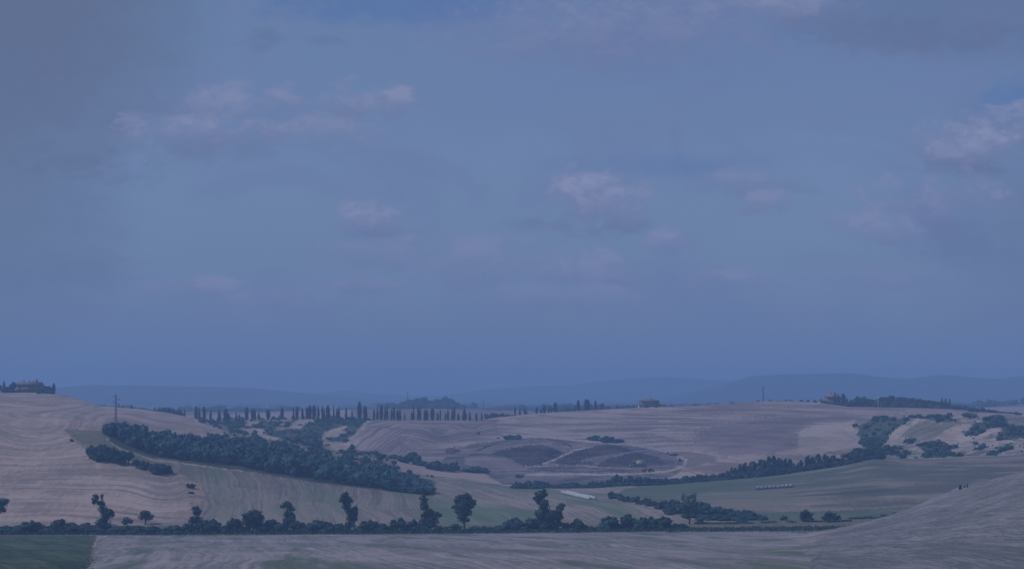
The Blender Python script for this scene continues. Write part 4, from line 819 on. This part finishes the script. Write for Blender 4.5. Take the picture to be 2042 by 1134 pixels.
house('long_farmhouse', pC, 36*kC, 11, 14.0*kC, 1.7, STONE, TILE_P, 'long stone farmhouse with a low hipped roof at the middle of the crest', [(-.36,4.6,1,1.4),(-.15,4.6,1,1.4),(.1,4.6,1,1.4),(.32,4.6,1,1.4)], hip=4, chim=((.1,0),), rz=.12)
p = ground(1279, 1432); house('stone_barn', p, 5.5, 4, 3.0, 1.1, WHITE, TILE_P, 'small pale barn in front of the long farmhouse', [(.2,1.6,.8,.9)], chim=(), doors=((-.2,1.2,2.0),))
p = ground(1640, 1388); house('garden_wall_house', p, 6, 3, 1.9, .7, WHITE, TILE_P, 'low pale outbuilding left of the hipped roof house', [(.2,1.1,.7,.6)], chim=(), doors=((-.2,1.0,1.6),))
for i, (u, d, W, lab) in enumerate([(1007,3300,26,'tiny white building on the far plain, nearest the crest gap'),(1000,3700,14,'tiny white shed left of the far white building'),(1046,3500,16,'tiny pale building on the far plain right of the gap'),(1481,3000,14,'tiny pale building on the far plain left of the right pylon'),(950,3400,14,'tiny pale building near the far middle pylon')]):
    house('far_house', ground(u, d), W, 10, 6, 2, WHITE, TILE_P, lab, [(-.25,3,1.2,1.4),(.25,3,1.2,1.4)], chim=())
# clipped hedge in front of the left farm
hd = [(10,1236),(30,1237),(66,1238)]
V, Q = crown([((u-U0)/F*1236, 1236, ground(u,1236).z+.7, 1.5, .8, 1.3) for u in range(8, 66, 3)], 2600, .28, 5, .85, .15, False)
o = mesh_obj('clipped_hedge', V, Q, LEAF_MID); tag(o, 'long clipped green hedge in front of the brick farmhouse', 'hedge')

# ------------------------------------------------------------------ pylons and poles
STEEL = mat_plain('galvanised_steel', (.09,.095,.10), .6, .1, 1, .3); PALEM = mat_plain('pale_pole_paint', (.6,.6,.6), .6, .1, 1)
def pylon(u, vt, vb, d, label, seed=0):
    p = ground(u, d); D = d; h = (VH-F*(p.z-ZC)/D-vt)/F*D; e = empty('pylon', p, .5); tag(e, label, 'pylon', 'pylons across the hills'); r = .035*h/22+.035
    bw, tw = h*.032, h*.014
    for (sx, sy) in ((-1,-1),(1,-1),(1,1),(-1,1)): MB().tube([(sx*bw,sy*bw,-.3),(sx*tw,sy*tw,h*.9)], [r*1.3,r], 5).build('leg', STEEL, e)
    b = MB(); n = 9
    for i in range(n):
        z0, z1 = h*.9*i/n, h*.9*(i+1)/n; w0, w1 = bw+(tw-bw)*i/n, bw+(tw-bw)*(i+1)/n
        for (a, c) in (((-1,-1),(1,-1)),((1,-1),(1,1)),((1,1),(-1,1)),((-1,1),(-1,-1))):
            b.tube([(a[0]*w0,a[1]*w0,z0),(c[0]*w1,c[1]*w1,z1)], r*.5, 4); b.tube([(c[0]*w0,c[1]*w0,z0),(a[0]*w1,a[1]*w1,z1)], r*.5, 4)
    b.build('bracing', STEEL, e)
    MB().tube([(0,0,h*.88),(0,0,h)], [r*1.2,r*.7], 5).build('mast_top', STEEL, e)
    for k, (zz, s, L) in enumerate(((.70,-1,.10),(.78,1,.11),(.86,-1,.09))):
        a = MB(); a.tube([(0,0,h*zz),(s*h*L,0,h*zz+.1)], r*.8, 4); a.tube([(0,0,h*zz+h*.03),(s*h*L,0,h*zz+.1)], r*.6, 4); ao = a.build('cross_arm', STEEL, e)
        MB().tube([(s*h*L,0,h*zz+.1),(s*h*L,0,h*zz-h*.035)], [.09,.14], 5).build('insulator', STEEL, ao)
pylon(231, 780, 845, 905, 'steel lattice pylon rising from the left end of the gully wood')
pylon(813, 777, 806, 2215, 'steel lattice pylon left of the isolated far wood')
pylon(964, 794, 815, 2330, 'small far pylon right of the isolated wood')
pylon(1522, 765, 799, 1430, 'tall steel pylon standing on the right hand crest')
def pole(name, u, vt, d, r, mat, label, cat='post', arm=False):
    p = ground(u, d); h = (VH-F*(p.z-ZC)/d-vt)/F*d; e = empty(name, p); tag(e, label, cat)
    MB().tube([(0,0,-.3),(0,0,h*.6),(0,0,h)], [r,r*.9,r*.8], 6).build('shaft', mat, e); MB().box((0,0,h+.06), (r*2.6,r*2.6,.10)).build('cap', mat, e)
pole('white_pole', 1751, 788, 1395, .22, PALEM, 'slim pale pole in front of the right hand tree belt', 'pole')  # plain white pole, taken for a power line pole
pole('wooden_post', 1947, 967.5, 392, .06, BARK, 'thin wooden post on the near ridge at right'); pole('wooden_post', 2009, 958, 376, .05, BARK, 'thinner post farther right along the near ridge')
traced('shrub', 1917, 983, 395, [(1915,973,3.4,4.5),(1917,977,3.0,4),(1915,969,2.4,3)], 'bushy dark sapling on the near ridge, left one of two', LEAF_DARK, 500, .05, .10, core=.5, gap=.3, cat='shrub')
traced('shrub', 1923.5, 983, 395, [(1923.5,971,1.6,3.5),(1923,976,1.7,4)], 'thin dark sapling on the near ridge, right one of two', LEAF_DARK, 260, .04, .09, core=.5, gap=.3, cat='shrub')
place_tree('shrub', 'bush3', 1929, 977, 0, 3, 0, 0, 'tiny tuft right of the two saplings', 'shrub', None, LEAF_DARK, d=392)

# ------------------------------------------------------------------ bales
WRAP = mat_plain('white_bale_wrap', (.42,.43,.45), .45, .12, .9, rand=.08); STRAW = mat_plain('straw_bale', (.42,.38,.30), .9, .2, 2, rand=.08)
def bale_mesh(r, L):
    seg = 20; prof = [(-L/2,0),(-L/2,r*.55),(-L/2,r*.9),(-L/2+.08*r,r*.98),(-L/4,r*1.0),(0,r*1.015),(L/4,r),(L/2-.08*r,r*.98),(L/2,r*.9),(L/2,r*.55),(L/2,0)]
    V = [(x, q*math.cos(2*math.pi*k/seg), q*math.sin(2*math.pi*k/seg)) for (x, q) in prof for k in range(seg)]
    Q = [(i*seg+k, i*seg+(k+1)%seg, (i+1)*seg+(k+1)%seg, (i+1)*seg+k) for i in range(len(prof)-1) for k in range(seg)]
    return mesh_obj('bale', V, Q, WRAP, smooth=True, link=False).data
PALEWRAP = mat_plain('dull_bale_wrap', (.22,.23,.25), .6, .15, .9, rand=.2)
BM = bale_mesh(.78, 1.35)
def bale_row(a, b, n, label, group, jit=.15, rows=1, pale=False):
    rb = random.Random(int(a[0]))
    pa, pb = hit(a[0], a[1], 650, 900), hit(b[0], b[1], 650, 900); dr = (pb-pa); ang = math.atan2(dr.y, dr.x); nrm = Vector((-dr.y, dr.x, 0)).normalized()
    me = BM
    if pale: me = BM.copy(); me.materials.clear(); me.materials.append(PALEWRAP)
    for q in range(rows):
        for i in range(n):
            t = i/(n-1); P = pa+dr*t+nrm*(q*2.6+rb.uniform(-jit, jit)); u = P.x/P.y*F+U0; g = ground(u, P.y)
            o = bpy.data.objects.new('wrapped_bale', me); C.objects.link(o); o.location = (g.x, g.y, g.z+.74); o.rotation_euler = (rb.uniform(0, 3), 0, ang+rb.uniform(-.06,.06)); tag(o, label, 'bale', group)
bale_row((1122,983.5), (1176,996.5), 36, 'white wrapped round bale in the long row on the green field at centre', 'white bales in the long row', .12, 2)
bale_row((1511,976), (1577,971.5), 9, 'pale wrapped bale in the double row on the right hand field', 'pale bales in the double row', .35, 2, True)

# ------------------------------------------------------------------ farm machines
CREAM = mat_plain('harvester_paint', (.34,.37,.26), .45, .1, 1); BLACK = mat_plain('tyre_rubber', (.02,.02,.02), .8, .1, 2); RED = mat_plain('red_paint', (.35,.05,.06), .5, .1, 1); GLASS = mat_plain('cab_glass', (.03,.04,.05), .1, .05, 1)
GREY = mat_plain('grey_metal', (.30,.30,.31), .5, .1, 1); BLUE = mat_plain('dark_blue_paint', (.03,.06,.12), .5, .1, 1); WHITEP = mat_plain('white_paint', (.75,.75,.74), .5, .08, 1)
def wheel(e, x, y, r, w, mt=GREY):
    prof = [(-w/2,r*.55),(-w/2,r*.9),(-w*.3,r),(w*.3,r),(w/2,r*.9),(w/2,r*.55)]; seg = 18
    V = [(x+q*math.cos(6.2832*k/seg), y+yy, r+q*math.sin(6.2832*k/seg)) for (yy, q) in prof for k in range(seg)]
    Q = [(i*seg+k, i*seg+(k+1)%seg, (i+1)*seg+(k+1)%seg, (i+1)*seg+k) for i in range(5) for k in range(seg)]
    t = mesh_obj('wheel', V, Q, BLACK, e)
    MB().tube([(x, y-w*.42, r),(x, y+w*.42, r)], r*.58, 14).build('rim', mt, t)
def harvester(p, rz):
    e = empty('combine_harvester', p, rz); tag(e, 'cream and green combine harvester working in the burnt bowl', 'harvester')
    b = MB(); b.prism([(-1.6,1.5),(3.4,1.3),(3.9,3.2),(-1.6,3.5)], -1.35, 1.35); b.build('body', CREAM, e)
    b = MB(); b.prism([(-.6,3.5),(3.1,3.3),(2.7,4.0),(-.3,4.15)], -1.1, 1.1); b.build('grain_tank', CREAM, e)
    b = MB(); b.prism([(3.9,1.7),(5.0,1.2),(4.9,2.2),(3.9,3.1)], -1.1, 1.1); b.build('straw_hood', CREAM, e)
    c = MB(); c.prism([(-3.1,1.8),(-1.62,1.8),(-1.62,3.7),(-2.9,3.6)], -.9, .9); cb = c.build('cab', GLASS, e); MB().box((-2.3,0,3.78), (1.9,2.1,.16)).build('cab_roof', WHITEP, cb)
    b = MB(); b.prism([(-4.6,.5),(-3.0,1.3),(-2.6,1.9),(-4.4,1.1)], -.6, .6); b.build('feeder', GREY, e)
    h = MB(); h.box((-4.9,0,.75), (.25,6.0,1.0)); h.box((-5.3,0,.35), (.9,6.0,.14)); h.box((-5.15,-2.95,.7), (1.0,.10,.9)); h.box((-5.15,2.95,.7), (1.0,.10,.9)); hd_ = h.build('header', GREY, e)
    r = MB()
    for k in range(6): a = k*math.pi/3; r.tube([(-5.35+.5*math.cos(a),-2.85,1.1+.5*math.sin(a)),(-5.35+.5*math.cos(a),2.85,1.1+.5*math.sin(a))], .05, 4)
    r.tube([(-5.35,-2.85,1.1),(-5.35,2.85,1.1)], .09, 5); r.build('reel', RED, hd_)
    for s in (-1.45, 1.45): wheel(e, -1.5, s, .95, .7); wheel(e, 2.9, s*.92, .6, .45)
    MB().tube([(-.4,1.4,3.3),(.4,1.7,3.9),(3.8,1.9,3.95),(4.2,1.9,3.7)], [.2,.2,.18,.2], 7).build('unloading_auger', CREAM, e)
    MB().tube([(2.4,-.6,3.3),(2.4,-.6,4.3)], .1, 6).build('exhaust_pipe', GREY, e)
def trailer(p, rz):
    e = empty('grain_trailer', p, rz); tag(e, 'red grain trailer coupled behind the dark tractor', 'trailer')
    b = MB(); b.box((0,0,1.55), (3.2,2.2,1.3), taper=1.06); b.build('hopper', RED, e); b = MB(); b.box((0,0,.80), (3.4,1.1,.16)); b.tube([(1.6,0,.75),(2.9,0,.6)], .07, 5); b.build('chassis', GREY, e)
    b = MB(); [b.box((x,-1.15,1.5), (.08,.06,1.2)) for x in (-1.2,-.4,.4,1.2)]; b.build('side_ribs', RED, e)
    for s in (-1.0, 1.0): wheel(e, -.6, s, .5, .35); wheel(e, .55, s, .5, .35)
def tractor(p, rz):
    e = empty('tractor', p, rz); tag(e, 'dark tractor with a pale cab roof pulling the red trailer', 'tractor')
    b = MB(); b.prism([(.2,.8),(2.1,.85),(2.15,1.45),(.2,1.75)], -.45, .45); bo = b.build('bonnet', BLUE, e)
    for s in (-.3, .3): MB().box((2.17,s,1.2), (.06,.18,.14)).build('headlight', WHITEP, bo)
    c = MB(); c.prism([(-1.2,1.1),(.25,1.1),(.1,2.6),(-1.05,2.6)], -.75, .75); cb = c.build('cab', GLASS, e); MB().box((-.5,0,2.68), (1.6,1.7,.15)).build('cab_roof', WHITEP, cb)
    b = MB(); b.box((.3,0,.75), (2.9,.5,.4)); b.build('chassis', GREY, e); f = MB(); [f.box((-.75,s,1.62), (1.3,.5,.08)) for s in (-.95,.95)]; f.build('mudguard', BLUE, e)
    for s in (-1.0, 1.0): wheel(e, -.75, s, .82, .5, RED); wheel(e, 1.6, s*.85, .52, .35, RED)
    MB().tube([(1.2,-.3,1.6),(1.2,-.3,2.5)], .05, 5).build('exhaust_pipe', GREY, e)
hp = hit(1273, 930.5, 990, 1140); harvester(hp, -.05)
tp = hit(1284, 941.0, 960, 1100); trailer(tp, .12); q = tp+Vector((4.2,.5,0)); q.z = ground(q.x/q.y*F+U0, q.y).z; tractor(q, .12)

#@MARK-END

# ------------------------------------------------------------------ haze (even air, built after the land it covers)
def haze():
    x, y0, y1, z0, z1 = 10600, -900, 8600, float(Z.min())+ZC-1.0, ZC+118
    b = MB().box((0, (y0+y1)/2, (z0+z1)/2), (2*x, y1-y0, z1-z0))
    m = bpy.data.materials.new('haze'); m.use_nodes = True; nt = m.node_tree; nt.nodes.clear()
    out = nt.nodes.new('ShaderNodeOutputMaterial'); pv = nt.nodes.new('ShaderNodeVolumePrincipled')
    pv.inputs['Color'].default_value = (.38, .60, .97, 1); pv.inputs['Density'].default_value = HAZE; pv.inputs['Anisotropy'].default_value = 0.0
    nt.links.new(pv.outputs[0], out.inputs['Volume'])
    o = b.build('haze', m); o['kind'] = 'stuff'
HAZE = 0.00034
haze()
